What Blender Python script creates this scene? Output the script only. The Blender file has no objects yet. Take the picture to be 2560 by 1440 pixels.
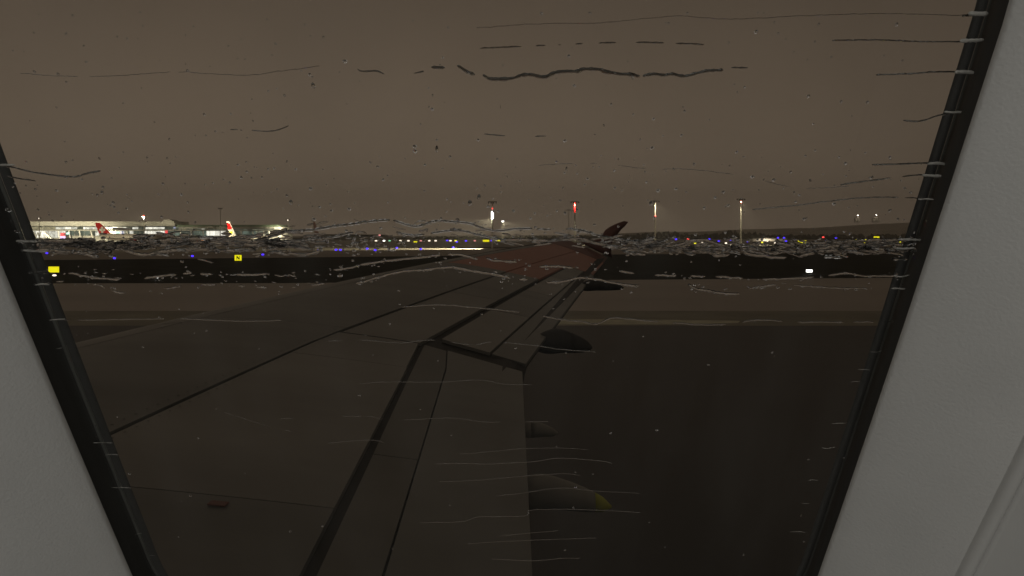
import bpy, bmesh, math, random
from mathutils import Vector, Matrix, noise

rnd = random.Random(7)
S = bpy.context.scene
C = S.collection
R = math.radians

# ---------------------------------------------------------------- camera
EYE = 4.5            # eye height above the tarmac
F = 1898.0           # focal length in photo pixels (2560 wide)
HZ = 592.0           # pixel row of the horizon
cam_d = bpy.data.cameras.new('camera')
cam_d.sensor_width = 36.0
cam_d.lens = 36.0 * F / 2560.0
cam_d.shift_y = -(720 - HZ) / 2560.0
cam_d.clip_start = 0.01
cam_d.clip_end = 12000
cam = bpy.data.objects.new('camera', cam_d)
C.objects.link(cam)
cam.location = (0, 0, EYE)
cam.rotation_euler = (R(90), 0, 0)
S.camera = cam

# ---------------------------------------------------------------- sky: low cloud lit by the city
W = bpy.data.worlds.new('World')
S.world = W
W.use_nodes = True
nt = W.node_tree
nt.nodes.clear()
out = nt.nodes.new('ShaderNodeOutputWorld')
bg = nt.nodes.new('ShaderNodeBackground')
tc = nt.nodes.new('ShaderNodeTexCoord')
dot = nt.nodes.new('ShaderNodeVectorMath'); dot.operation = 'DOT_PRODUCT'
gd = Vector((-0.30, 1.0, 0.02)).normalized()
dot.inputs[1].default_value = gd
nt.links.new(tc.outputs['Generated'], dot.inputs[0])
mr = nt.nodes.new('ShaderNodeMapRange')
mr.inputs['From Min'].default_value = 0.45
mr.inputs['From Max'].default_value = 1.0
mr.inputs['To Min'].default_value = 0.55
mr.inputs['To Max'].default_value = 1.06
nt.links.new(dot.outputs['Value'], mr.inputs['Value'])
nz = nt.nodes.new('ShaderNodeTexNoise')
nz.inputs['Scale'].default_value = 4.5
nz.inputs['Detail'].default_value = 5
nt.links.new(tc.outputs['Generated'], nz.inputs['Vector'])
nm = nt.nodes.new('ShaderNodeMapRange')
nm.inputs['To Min'].default_value = 0.84
nm.inputs['To Max'].default_value = 1.12
nt.links.new(nz.outputs['Fac'], nm.inputs['Value'])
mu = nt.nodes.new('ShaderNodeMath'); mu.operation = 'MULTIPLY'
nt.links.new(mr.outputs[0], mu.inputs[0]); nt.links.new(nm.outputs[0], mu.inputs[1])
bg.inputs['Color'].default_value = (0.098, 0.0745, 0.0535, 1)
# the glow is strongest low down and thins towards the zenith
sx = nt.nodes.new('ShaderNodeSeparateXYZ'); nt.links.new(tc.outputs['Generated'], sx.inputs[0])
el = nt.nodes.new('ShaderNodeMapRange'); el.inputs['From Min'].default_value = 0.0; el.inputs['From Max'].default_value = 0.30
el.inputs['To Min'].default_value = 1.85; el.inputs['To Max'].default_value = 0.97
nt.links.new(sx.outputs['Z'], el.inputs['Value'])
m2 = nt.nodes.new('ShaderNodeMath'); m2.operation = 'MULTIPLY'
nt.links.new(mu.outputs[0], m2.inputs[0]); nt.links.new(el.outputs[0], m2.inputs[1])
nt.links.new(m2.outputs[0], bg.inputs['Strength'])
nt.links.new(bg.outputs[0], out.inputs['Surface'])

S.view_settings.view_transform = 'Standard'
S.view_settings.look = 'None'
S.view_settings.exposure = 0
S.view_settings.gamma = 1
S.view_settings.use_curve_mapping = False
S.render.engine = 'CYCLES'
S.cycles.use_denoising = True
S.cycles.max_bounces = 10
S.cycles.transparent_max_bounces = 24
S.cycles.transmission_bounces = 8
S.cycles.volume_bounces = 1
S.cycles.sample_clamp_indirect = 3.0
S.cycles.caustics_reflective = False
S.cycles.caustics_refractive = True

# ---------------------------------------------------------------- helpers
def tag(o, label=None, cat=None, group=None, kind=None):
    if label: o['label'] = label
    if cat: o['category'] = cat
    if group: o['group'] = group
    if kind: o['kind'] = kind
    return o

def mat(name, col, rough=0.6, metal=0.0, emit=None, es=0.0, var=0.0, vscale=3.0, bump=0.0, bscale=50.0, spec=None, stretch=None):
    m = bpy.data.materials.new(name); m.use_nodes = True
    n = m.node_tree.nodes; l = m.node_tree.links
    p = n['Principled BSDF']
    p.inputs['Base Color'].default_value = (*col, 1)
    p.inputs['Roughness'].default_value = rough
    p.inputs['Metallic'].default_value = metal
    if spec is not None: p.inputs['Specular IOR Level'].default_value = spec
    tcn = n.new('ShaderNodeTexCoord'); mp = n.new('ShaderNodeMapping')
    l.new(tcn.outputs['Object'], mp.inputs['Vector'])
    if stretch: mp.inputs['Scale'].default_value = stretch
    if var > 0:
        t = n.new('ShaderNodeTexNoise'); t.inputs['Scale'].default_value = vscale; t.inputs['Detail'].default_value = 5
        l.new(mp.outputs[0], t.inputs['Vector'])
        r = n.new('ShaderNodeMapRange')
        r.inputs['From Min'].default_value = 0.3; r.inputs['From Max'].default_value = 0.7
        r.inputs['To Min'].default_value = 1 - var; r.inputs['To Max'].default_value = 1 + var
        l.new(t.outputs['Fac'], r.inputs['Value'])
        hs = n.new('ShaderNodeHueSaturation'); hs.inputs['Color'].default_value = (*col, 1)
        l.new(r.outputs[0], hs.inputs['Value']); l.new(hs.outputs[0], p.inputs['Base Color'])
    if bump > 0:
        t = n.new('ShaderNodeTexNoise'); t.inputs['Scale'].default_value = bscale; t.inputs['Detail'].default_value = 4
        l.new(mp.outputs[0], t.inputs['Vector'])
        b = n.new('ShaderNodeBump'); b.inputs['Strength'].default_value = bump; b.inputs['Distance'].default_value = 0.3 / bscale
        l.new(t.outputs['Fac'], b.inputs['Height']); l.new(b.outputs[0], p.inputs['Normal'])
    if emit:
        p.inputs['Emission Color'].default_value = (*emit, 1)
        p.inputs['Emission Strength'].default_value = es
    return m

def mesh_obj(name, verts, faces, m, parent=None, smooth=False):
    me = bpy.data.meshes.new(name)
    me.from_pydata([tuple(v) for v in verts], [], faces)
    me.update()
    if m: me.materials.append(m)
    if smooth:
        me.polygons.foreach_set('use_smooth', [True] * len(me.polygons))
    o = bpy.data.objects.new(name, me); C.objects.link(o)
    if parent: o.parent = parent
    return o

class MB:
    def __init__(s): s.v = []; s.f = []
    def add(s, v, f):
        b = len(s.v); s.v += [Vector(x) for x in v]; s.f += [tuple(i + b for i in q) for q in f]
    def box(s, x0, x1, y0, y1, z0, z1):
        s.add([(x0,y0,z0),(x1,y0,z0),(x1,y1,z0),(x0,y1,z0),(x0,y0,z1),(x1,y0,z1),(x1,y1,z1),(x0,y1,z1)],
              [(0,3,2,1),(4,5,6,7),(0,1,5,4),(1,2,6,5),(2,3,7,6),(3,0,4,7)])
    def tube(s, pts, rad, n=8, cap=True):
        pts = [Vector(p) for p in pts]
        rs = rad if isinstance(rad, (list, tuple)) else [rad] * len(pts)
        rings = []
        for i, p in enumerate(pts):
            d = (pts[min(i+1, len(pts)-1)] - pts[max(i-1, 0)]).normalized()
            a = d.cross(Vector((0, 0, 1)))
            if a.length < 1e-3: a = d.cross(Vector((1, 0, 0)))
            a.normalize(); b = d.cross(a)
            rings.append([p + (a * math.cos(k * 2 * math.pi / n) + b * math.sin(k * 2 * math.pi / n)) * rs[i] for k in range(n)])
        s.loft(rings, cap)
    def loft(s, rings, cap=True, closed=True):
        n = len(rings[0]); v = [p for r in rings for p in r]; f = []
        for i in range(len(rings) - 1):
            for k in range(n if closed else n - 1):
                a = i * n + k; b = i * n + (k + 1) % n
                f.append((a, b, b + n, a + n))
        if cap:
            f.append(tuple(range(n - 1, -1, -1)))
            f.append(tuple(range((len(rings) - 1) * n, len(rings) * n)))
        s.add(v, f)
    def prism(s, poly, axis, d0, d1):
        """poly: 2-D points; axis 'y' extrudes (x,z), axis 'x' extrudes (y,z), axis 'z' extrudes (x,y)"""
        def P(a, d):
            return (a[0], d, a[1]) if axis == 'y' else ((d, a[0], a[1]) if axis == 'x' else (a[0], a[1], d))
        n = len(poly)
        v = [P(a, d0) for a in poly] + [P(a, d1) for a in poly]
        f = [tuple(range(n)), tuple(range(2 * n - 1, n - 1, -1))] + [(i, i + n, (i + 1) % n + n, (i + 1) % n) for i in range(n)]
        s.add(v, f)
    def sphere(s, c, r, n=10, m=6, sc=(1, 1, 1)):
        c = Vector(c); rings = []
        for i in range(1, m):
            th = math.pi * i / m
            rings.append([c + Vector((math.sin(th) * math.cos(2 * math.pi * k / n) * sc[0], math.sin(th) * math.sin(2 * math.pi * k / n) * sc[1], math.cos(th) * sc[2])) * r for k in range(n)])
        s.loft(rings, True)
    def build(s, name, m, parent=None, smooth=False, fix=True):
        o = mesh_obj(name, s.v, s.f, m, parent, smooth)
        if fix:
            bm = bmesh.new(); bm.from_mesh(o.data)
            bmesh.ops.recalc_face_normals(bm, faces=bm.faces)
            bm.to_mesh(o.data); bm.free()
        return o

def empty(name, loc, rz=0, label=None, cat=None, group=None):
    o = bpy.data.objects.new(name, None); C.objects.link(o)
    o.location = loc; o.rotation_euler = (0, 0, rz); o.empty_display_size = 0.2
    return tag(o, label, cat, group)

def children(o): return [c for c in bpy.data.objects if c.parent == o]

def copy_tree(o, parent=None):
    c = o.copy(); C.objects.link(c); c.parent = parent
    for ch in children(o): copy_tree(ch, c)
    return c

def gx(px, D): return (px - 1280) / F * D           # sideways metres of a pixel column at distance D
def gz(py, D): return EYE + (HZ - py) / F * D       # height of a pixel row at distance D
def gD(py): return EYE * F / (py - HZ)              # distance of the ground seen at a pixel row

# ---------------------------------------------------------------- materials
M = {}
M['asphalt'] = mat('wet_asphalt', (0.024, 0.023, 0.022), 0.5, var=0.25, vscale=0.25, spec=0.35)
M['asphalt_dry'] = mat('damp_asphalt', (0.25, 0.24, 0.18), 0.6, var=0.3, vscale=0.2, bump=0.3, bscale=5)
M['concrete'] = mat('wet_concrete', (0.42, 0.38, 0.34), 0.5, var=0.12, vscale=0.08, bump=0.1, bscale=3, stretch=(0.3, 1, 1))
M['grass'] = mat('wet_grass', (0.036, 0.037, 0.027), 0.9, var=0.3, vscale=0.15, spec=0.1)
M['line'] = mat('edge_line', (0.62, 0.62, 0.46), 0.55, var=0.25, vscale=1.2)
M['hill'] = mat('hill', (0.44, 0.40, 0.33), 0.95, var=0.3, vscale=0.01)  # pale base colour carries the haze over the far hill
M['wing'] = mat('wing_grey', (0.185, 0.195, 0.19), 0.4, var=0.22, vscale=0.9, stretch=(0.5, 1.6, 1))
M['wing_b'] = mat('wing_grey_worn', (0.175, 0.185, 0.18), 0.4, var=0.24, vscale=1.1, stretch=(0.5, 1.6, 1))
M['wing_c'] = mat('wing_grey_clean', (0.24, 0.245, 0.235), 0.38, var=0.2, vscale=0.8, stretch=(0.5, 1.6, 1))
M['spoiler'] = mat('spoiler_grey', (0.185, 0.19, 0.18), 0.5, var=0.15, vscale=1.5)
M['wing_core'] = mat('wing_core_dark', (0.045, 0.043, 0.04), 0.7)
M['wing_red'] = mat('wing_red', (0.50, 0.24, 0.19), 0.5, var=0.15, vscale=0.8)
M['winglet_red'] = mat('winglet_red', (0.22, 0.10, 0.088), 0.5, var=0.1)
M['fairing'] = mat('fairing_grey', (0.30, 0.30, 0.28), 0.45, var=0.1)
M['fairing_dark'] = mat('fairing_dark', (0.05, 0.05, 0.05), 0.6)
M['fairing_tip'] = mat('fairing_tip', (0.50, 0.54, 0.05), 0.5)
M['placard'] = mat('placard_red', (0.22, 0.10, 0.085), 0.6)
M['plastic'] = mat('window_reveal_plastic', (0.605, 0.60, 0.575), 0.55, var=0.03, vscale=30, bump=0.5, bscale=900)
M['plastic2'] = mat('sidewall_plastic', (0.59, 0.585, 0.56), 0.5, var=0.03, vscale=20, bump=0.3, bscale=1200)
M['rubber'] = mat('black_rubber', (0.05, 0.05, 0.047), 0.6, bump=0.1, bscale=400)
M['lip'] = mat('sheen_rubber', (0.11, 0.115, 0.105), 0.38, var=0.2, vscale=60)  # paler grey puts the seal's sheen into the lip colour
M['lining'] = mat('cabin_lining', (0.42, 0.41, 0.38), 0.8)
M['white'] = mat('white_paint', (0.78, 0.76, 0.72), 0.4, var=0.05)
M['pole'] = mat('mast_paint', (0.72, 0.70, 0.64), 0.6)
M['lit_white'] = mat('lit_fuselage', (0.70, 0.62, 0.55), 0.4, var=0.05)  # white paint with the warm lit tint put into its colour
M['red'] = mat('red_paint', (0.72, 0.012, 0.014), 0.6, spec=.2)
M['darkg'] = mat('dark_grey', (0.06, 0.06, 0.06), 0.6)
M['steel'] = mat('galvanised_steel', (0.45, 0.44, 0.42), 0.45, metal=0.3)
M['roof'] = mat('terminal_roof', (0.42, 0.41, 0.38), 0.6, var=0.08, vscale=0.05)
M['slab'] = mat('terminal_slab', (0.30, 0.29, 0.27), 0.6)
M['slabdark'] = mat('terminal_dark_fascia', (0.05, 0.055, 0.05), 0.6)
M['greenroof'] = mat('green_roof', (0.11, 0.15, 0.10), 0.7)
M['orange'] = mat('orange_paint', (0.55, 0.22, 0.10), 0.5)
M['tyre'] = mat('tyre', (0.02, 0.02, 0.02), 0.8)
M['leaf'] = mat('dark_foliage', (0.12, 0.115, 0.085), 0.9, var=0.3)
M['e_yellow'] = mat('sign_yellow', (0.8, 0.7, 0.02), 0.5, emit=(1.0, 0.92, 0.01), es=0.95)
M['e_blue'] = mat('blue_lamp', (0.05, 0.04, 0.6), 0.3, emit=(0.07, 0.03, 1.0), es=2.2)
M['e_red'] = mat('red_lamp', (0.6, 0.05, 0.05), 0.3, emit=(1.0, 0.07, 0.06), es=2.0)
M['e_white'] = mat('white_lamp', (0.8, 0.8, 0.8), 0.3, emit=(1.0, 0.98, 0.93), es=4.0)
M['e_warm'] = mat('warm_lamp', (0.8, 0.7, 0.6), 0.3, emit=(1.0, 0.86, 0.68), es=2.0)
M['e_green'] = mat('green_lamp', (0.2, 0.6, 0.3), 0.3, emit=(0.35, 1.0, 0.55), es=0.9)
M['e_yel'] = mat('yellow_glow', (0.7, 0.6, 0.05), 0.3, emit=(1.0, 0.92, 0.03), es=1.5)
M['e_pink'] = mat('pink_lamp', (0.6, 0.2, 0.2), 0.3, emit=(1.0, 0.35, 0.33), es=1.0)
M['e_billred'] = mat('red_billboard', (0.5, 0.05, 0.06), 0.5, emit=(0.75, 0.05, 0.07), es=0.7)
M['e_purple'] = mat('purple_screen', (0.4, 0.3, 0.7), 0.5, emit=(0.62, 0.42, 1.0), es=1.3)
M['e_cyan'] = mat('cyan_screen', (0.4, 0.7, 0.7), 0.5, emit=(0.45, 0.95, 0.95), es=0.9)
M['black'] = mat('black_print', (0.01, 0.01, 0.01), 0.6)

def glow(name, col, lo, hi, sc, stretch=(1, 1, 1)):
    """a lit room seen through a window: emission broken up by a coarse noise"""
    m = bpy.data.materials.new(name); m.use_nodes = True
    n = m.node_tree.nodes; l = m.node_tree.links; p = n['Principled BSDF']
    p.inputs['Base Color'].default_value = (0.05, 0.06, 0.06, 1); p.inputs['Roughness'].default_value = 0.2
    t = n.new('ShaderNodeTexCoord'); mp = n.new('ShaderNodeMapping'); mp.inputs['Scale'].default_value = stretch
    g = n.new('ShaderNodeTexNoise'); g.inputs['Scale'].default_value = sc; g.inputs['Detail'].default_value = 4; g.inputs['Roughness'].default_value = 0.7
    geo = n.new('ShaderNodeNewGeometry')
    l.new(geo.outputs['Position'], mp.inputs['Vector']); l.new(mp.outputs[0], g.inputs['Vector'])
    r = n.new('ShaderNodeMapRange'); r.inputs['From Min'].default_value = 0.35; r.inputs['From Max'].default_value = 0.65
    r.inputs['To Min'].default_value = lo; r.inputs['To Max'].default_value = hi
    l.new(g.outputs['Fac'], r.inputs['Value']); l.new(r.outputs[0], p.inputs['Emission Strength'])
    p.inputs['Emission Color'].default_value = (*col, 1)
    return m
G_bright = glow('lit_hall', (1.0, 0.97, 0.84), 0.7, 1.6, 0.6, (1, 1, 0.2))
G_mid = glow('lit_gallery', (1.0, 0.98, 0.86), 0.22, 1.15, 0.35)
G_warm = glow('lit_lounge', (0.85, 0.72, 0.42), 0.16, 0.5, 0.3)
G_green = glow('dim_glass', (0.62, 0.85, 0.70), 0.03, 0.22, 0.35, (1, 1, 0.3))
G_dark = glow('dark_glass', (0.5, 0.65, 0.55), 0.01, 0.10, 0.3)
G_blue = glow('screen_glass', (0.6, 0.62, 1.0), 0.1, 0.8, 0.5)

# water on the pane
wm = bpy.data.materials.new('rain_water'); wm.use_nodes = True
n = wm.node_tree.nodes; l = wm.node_tree.links; n.clear()
o_ = n.new('ShaderNodeOutputMaterial'); g_ = n.new('ShaderNodeBsdfGlass')
g_.inputs['IOR'].default_value = 1.333; g_.inputs['Roughness'].default_value = 0.0
g_.inputs['Color'].default_value = (0.97, 0.97, 0.97, 1)
l.new(g_.outputs[0], o_.inputs['Surface'])
M['water'] = wm
# the acrylic pane: see-through with a faint mirror image of the cabin
pm = bpy.data.materials.new('pane_acrylic'); pm.use_nodes = True
n = pm.node_tree.nodes; l = pm.node_tree.links; n.clear()
o_ = n.new('ShaderNodeOutputMaterial'); mx = n.new('ShaderNodeMixShader'); tr = n.new('ShaderNodeBsdfTransparent'); gl = n.new('ShaderNodeBsdfGlossy')
gl.inputs['Roughness'].default_value = 0.02; mx.inputs[0].default_value = 0.035
tr.inputs['Color'].default_value = (0.985, 0.985, 0.98, 1)
df = n.new('ShaderNodeBsdfDiffuse'); df.inputs['Color'].default_value = (.6, .59, .56, 1); m2 = n.new('ShaderNodeMixShader')
pt = n.new('ShaderNodeTexCoord'); pq = n.new('ShaderNodeMapping'); pq.inputs['Scale'].default_value = (14, 3, 3)
pz = n.new('ShaderNodeTexNoise'); pz.inputs['Scale'].default_value = 4; pz.inputs['Detail'].default_value = 6
pr_ = n.new('ShaderNodeMapRange'); pr_.inputs['From Min'].default_value = .42; pr_.inputs['From Max'].default_value = .75; pr_.inputs['To Max'].default_value = .012
l.new(pt.outputs['Object'], pq.inputs['Vector']); l.new(pq.outputs[0], pz.inputs['Vector']); l.new(pz.outputs['Fac'], pr_.inputs['Value']); l.new(pr_.outputs[0], m2.inputs[0])
l.new(tr.outputs[0], mx.inputs[1]); l.new(gl.outputs[0], mx.inputs[2]); l.new(mx.outputs[0], m2.inputs[1]); l.new(df.outputs[0], m2.inputs[2]); l.new(m2.outputs[0], o_.inputs['Surface'])
M['pane'] = pm

# ================================================================ GROUND
def sheet(name, pts, z, m, label=None):
    # pts: outline in (x, y)
    o = mesh_obj(name, [(x, y, z) for x, y in pts], [tuple(range(len(pts)))], m)
    return tag(o, kind='structure')

g = MB(); 
xs = [-4400, -1500, -500, -150, 0, 150, 500, 1500, 4400]; ys = [-150, 0, 60, 120, 250, 600, 1500, 4500]
v = [(x, y, 0) for y in ys for x in xs]; nx = len(xs)
f = [(j*nx+i, j*nx+i+1, (j+1)*nx+i+1, (j+1)*nx+i) for j in range(len(ys)-1) for i in range(nx-1)]
tag(mesh_obj('grass_field', v, f, M['grass']), kind='structure')
# taxiway the aircraft stands on
sheet('taxiway', [(-400, -140), (400, -140), (400, 38.4), (-400, 38.4)], 0.004, M['asphalt'])
sheet('taxiway_edge_line', [(-3, 38.9), (8, 38.9), (11.8, 39.6), (12.2, 40.6), (7, 41.3), (2.6, 41.4)], 0.008, M['line'])
sheet('taxiway_shoulder', [(-400, 38.4), (400, 38.4), (400, 46.5), (-400, 45.6)], 0.004, M['asphalt_dry'])
sheet('runway', [(-400, 45.6), (400, 46.5), (400, 87.0), (60, 85.5), (10, 79), (-22, 73.5), (-400, 70)], 0.006, M['concrete'])
M['runway_wet'] = None
# parallel taxiway behind the dark grass, then the apron
def far_edge(px): return gD(650 + (640 - 650) * (px - 150) / 950) if px < 1100 else gD(640 + (631 - 640) * (px - 1100) / 1100)
fe = [(gx(px, far_edge(px)), far_edge(px)) for px in (-900, 150, 600, 1100, 1600, 2300, 3200)]
fe = [(-600, fe[0][1]*0.9)] + fe[1:-1] + [(600, 300)]
M['taxiway_far'] = mat('far_taxiway', (0.34, 0.30, 0.245), 0.6, var=0.2, vscale=0.03, stretch=(0.2, 1, 1))
sheet('parallel_taxiway', fe + [(700, 345), (-900, 330)], 0.02, M['taxiway_far'])
M['apron'] = mat('apron_concrete', (0.26, 0.24, 0.20), 0.55, var=0.15, vscale=0.02, stretch=(0.2, 1, 1))
sheet('apron', [(-900, 335), (-60, 338), (60, 345), (900, 350), (900, 1350), (-900, 1350)], 0.03, M['apron'])
# grass island between the two
sheet('grass_strip', [(-40, 300), (700, 318), (700, 335), (-40, 322)], 0.04, M['grass'])

# hills and far wood
def hill(name, y0, y1, prof, z0=-0.5, seed=0):
    nx_, ny_ = 90, 8
    v = []; 
    for j in range(ny_):
        t = j / (ny_ - 1)
        for i in range(nx_):
            px = -300 + i * 3200 / (nx_ - 1)
            D = y0 + (y1 - y0) * t
            h = prof(px)
            x = gx(px, y0 * 0.5 + D * 0.5)
            zz = z0 + h * math.sin(t * math.pi / 2) ** 0.8 * (1 + 0.10 * noise.noise((x * 0.004, D * 0.004, seed)))
            v.append((x, D, zz))
    f = [(j*nx_+i, j*nx_+i+1, (j+1)*nx_+i+1, (j+1)*nx_+i) for j in range(ny_-1) for i in range(nx_-1)]
    return tag(mesh_obj(name, v, f, M['hill'], smooth=True), kind='structure')
def ip(x, P):
    if x <= P[0][0]: return P[0][1]
    for (a, b), (c, d) in zip(P, P[1:]):
        if x <= c:
            t = (x - a) / (c - a); t = t * t * (3 - 2 * t); return b + (d - b) * t
    return P[-1][1]
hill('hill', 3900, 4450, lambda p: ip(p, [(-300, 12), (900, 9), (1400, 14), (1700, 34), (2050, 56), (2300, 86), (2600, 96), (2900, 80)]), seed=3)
# the far wood on the right: crowns merged by distance
tb = MB()
for i in range(620):
    px = rnd.uniform(1540, 2420) if i < 470 else rnd.uniform(700, 1540)
    D = rnd.uniform(1250, 1500)
    h = ip(px, [(700, 4), (1540, 7), (1680, 14), (1740, 8), (1830, 15), (1960, 8), (2420, 10)]) * rnd.uniform(0.55, 1.15)
    x = gx(px, D); w = rnd.uniform(3.5, 7)
    k = 6; rings = []
    for (tt, rr) in ((0, 0.25), (0.25, 1.0), (0.6, 0.8), (0.85, 0.45), (1, 0.08)):
        rings.append([Vector((x + w * rr * rnd.uniform(0.7, 1.2) * math.cos(a * 2 * math.pi / k), D + w * rr * math.sin(a * 2 * math.pi / k), h * tt * rnd.uniform(0.93, 1.05))) for a in range(k)])
    tb.loft(rings)
tag(tb.build('treeline', M['leaf'], fix=False), 'far dark wood along the horizon behind the airfield', 'wood', kind='stuff')

# ================================================================ TERMINAL
TD = 700.0
def TX(px): return gx(px, TD)
def TZ(py): return gz(py, TD)
term = empty('terminal_building', (TX(390), TD, 0), 0, 'long two storey airport terminal with glowing windows and pale roof band', 'terminal')
def tpart(name, px0, px1, py0, py1, d0, d1, m, parent=term):
    b = MB(); b.box(TX(px0) - TX(390), TX(px1) - TX(390), d0, d1, TZ(py1), TZ(py0)); return b.build(name, m, parent)
x_off = TX(390)
tpart('wall', -40, 700, 567, 606, 1.2, 40, M['slab'])
tpart('roof_band', -60, 438, 554.5, 565, -1.5, 30, M['roof'])
b = MB(); b.box(TX(-60) - x_off, TX(436) - x_off, -1.0, 30.5, TZ(554.4), TZ(553.2)); b.build('roof_parapet', M['slab'], term)
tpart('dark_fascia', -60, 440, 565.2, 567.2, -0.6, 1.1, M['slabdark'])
tpart('walkway_slab', -60, 700, 574.3, 577.0, -3.5, 1.1, M['slab'])
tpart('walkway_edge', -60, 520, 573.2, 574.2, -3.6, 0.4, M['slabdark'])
# lower wing roof on the right
tpart('green_roof', 440, 690, 562, 569.5, 2, 36, M['greenroof'])
tpart('roof_edge', 438, 688, 569.7, 571.5, -2.0, 1.1, M['roof'])
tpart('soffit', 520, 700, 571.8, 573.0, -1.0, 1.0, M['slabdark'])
# roof lanterns
b = MB()
pts = [(408, 556), (411, 551.5), (416, 549.3), (426, 549.0), (431, 551), (434, 553.5), (438, 554), (440, 560), (440, 563), (408, 563)]
b.prism([(TX(a) - x_off, TZ(c)) for a, c in pts], 'y', -2.5, 12); b.build('roof_lantern', M['roof'], term)
b = MB()
pts = [(505, 570), (512, 567.5), (521, 565.5), (532, 565.0), (536, 567), (538, 570)]
b.prism([(TX(a) - x_off, TZ(c)) for a, c in pts], 'y', -2.2, 10); b.build('roof_lantern', M['roof'], term)

def window(px0, px1, py0, py1, m, d=-0.1):
    b = MB(); b.box(TX(px0) - x_off, TX(px1) - x_off, d + 0.9, d + 1.2, TZ(py1), TZ(py0)); return b.build('window', m, term)
px = 66.0
while px < 438:      # upper gallery
    w = rnd.choice((9, 12, 15, 18))
    if px < 134: m = G_warm
    elif 350 < px < 392: m = G_bright
    elif 152 < px < 170: m = G_bright
    else: m = rnd.choice((G_mid, G_mid, G_bright, G_dark, G_green, G_mid, G_blue if rnd.random() < .3 else G_mid))
    window(px, px + w - 0.9, 567.6, 573.0, m)
    px += w
px = 440.0
while px < 690:
    w = rnd.choice((8, 11, 14)); m = rnd.choice((G_green, G_dark, G_green, G_mid if px < 520 else G_green))
    if 446 < px < 456: m = G_warm
    window(px, px + w - 0.8, 571.9 if px < 520 else 573.1, 574.0 if px > 520 else 573.1, m) if px >= 520 else window(px, px + w - 0.8, 571.8, 573.1, m)
    px += w
px = 66.0
while px < 694:      # ground floor
    w = rnd.choice((8, 10, 12, 13))
    if 86 < px < 104: m = G_bright
    elif px < 150: m = G_mid
    elif 350 <= px < 408: m = G_bright; w = 7.5
    elif 515 <= px < 560: m = G_bright; w = 8
    elif 490 <= px < 515: m = G_green
    elif px < 350: m = rnd.choice((G_green, G_dark, G_mid, G_green, G_blue if rnd.random() < .25 else G_dark))
    else: m = rnd.choice((G_green, G_dark, G_dark, G_green))
    window(px, px + w - 1.0, 577.4, 589 if px > 150 else 594, m)
    px += w
# slanting columns in front of the glass
for cx in (151, 178, 204, 233, 266, 300, 322, 455, 482, 512, 606, 635, 662, 676):
    b = MB(); x = TX(cx) - x_off
    b.tube([(x - 0.6, -2.6, TZ(577.2)), (x + 0.5, -1.4, 0.0)], [0.55, 0.35], 8); b.build('column', M['white'], term)
# the white lit W-shaped brace at the left end
b = MB()
for a, c in (((88, 579), (92, 594)), ((92, 594), (97, 581)), ((97, 581), (101, 594)), ((101, 594), (105, 579))):
    b.tube([(TX(a[0]) - x_off, -1.5, TZ(a[1])), (TX(c[0]) - x_off, -1.5, TZ(c[1]))], 0.45, 6)
b.build('brace', M['slab'], term)
# low front building and door hall spill
tpart('stair_tower', 455, 500, 588, 606, -6, 1.0, M['slabdark'])

def billboard(px0, px1, py0, pym, py1, D, m1, m2, label):
    r = empty('billboard', (gx((px0 + px1) / 2, D), D, 0), 0, label, 'billboard')
    w = gx(px1, D) - gx(px0, D)
    b = MB(); b.box(-w/2, w/2, -0.15, 0.15, gz(pym, D), gz(py0, D)); b.build('upper_panel', m1, r)
    b = MB(); b.box(-w/2, w/2, -0.16, 0.14, gz(py1, D), gz(pym, D) - 0.1); b.build('lower_panel', m2, r)
    for sx in (-1, 1):
        b = MB(); b.box(sx*w*0.4 - .1, sx*w*0.4 + .1, 0.18, 0.38, 0, gz(py0, D) - 0.2); b.build('post', M['darkg'], r)
billboard(151.5, 163, 582.5, 590.3, 595.5, 690, M['e_billred'], M['e_purple'], 'red billboard over a purple screen left of the crossed tail fin')
billboard(412.5, 419.5, 576, 587, 592, 690, M['e_billred'], M['e_cyan'], 'tall red billboard with pale screen beside the brightest hall windows')
billboard(576, 584.5, 575.5, 584, 586, 690, M['e_billred'], M['e_pink'], 'square red billboard right of the striped narrow tail fin')
def screen(px0, px1, py0, py1, m, label):
    D = 693
    o = empty('screen', (gx((px0+px1)/2, D), D, 0), 0, label, 'screen')
    w = gx(px1, D) - gx(px0, D)
    b = MB(); b.box(-w/2, w/2, -0.1, 0.1, gz(py1, D), gz(py0, D)); b.build('display', m, o)
    b = MB(); b.box(-0.15, 0.15, 0.12, 0.4, 0, gz(py0, D)); b.build('post', M['darkg'], o)
screen(166, 173.5, 581.5, 585.5, M['e_cyan'], 'cyan lit screen just right of the red and purple billboard')
screen(290, 299, 579, 583.5, M['e_cyan'], 'cyan lit screen above the parked airliner fuselage')
screen(458, 466, 585, 588.5, M['e_purple'], 'small purple screen on the dark stair tower')
screen(434, 438.5, 567.5, 571, G_blue, 'small blue screen under the end of the roof band')

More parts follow.
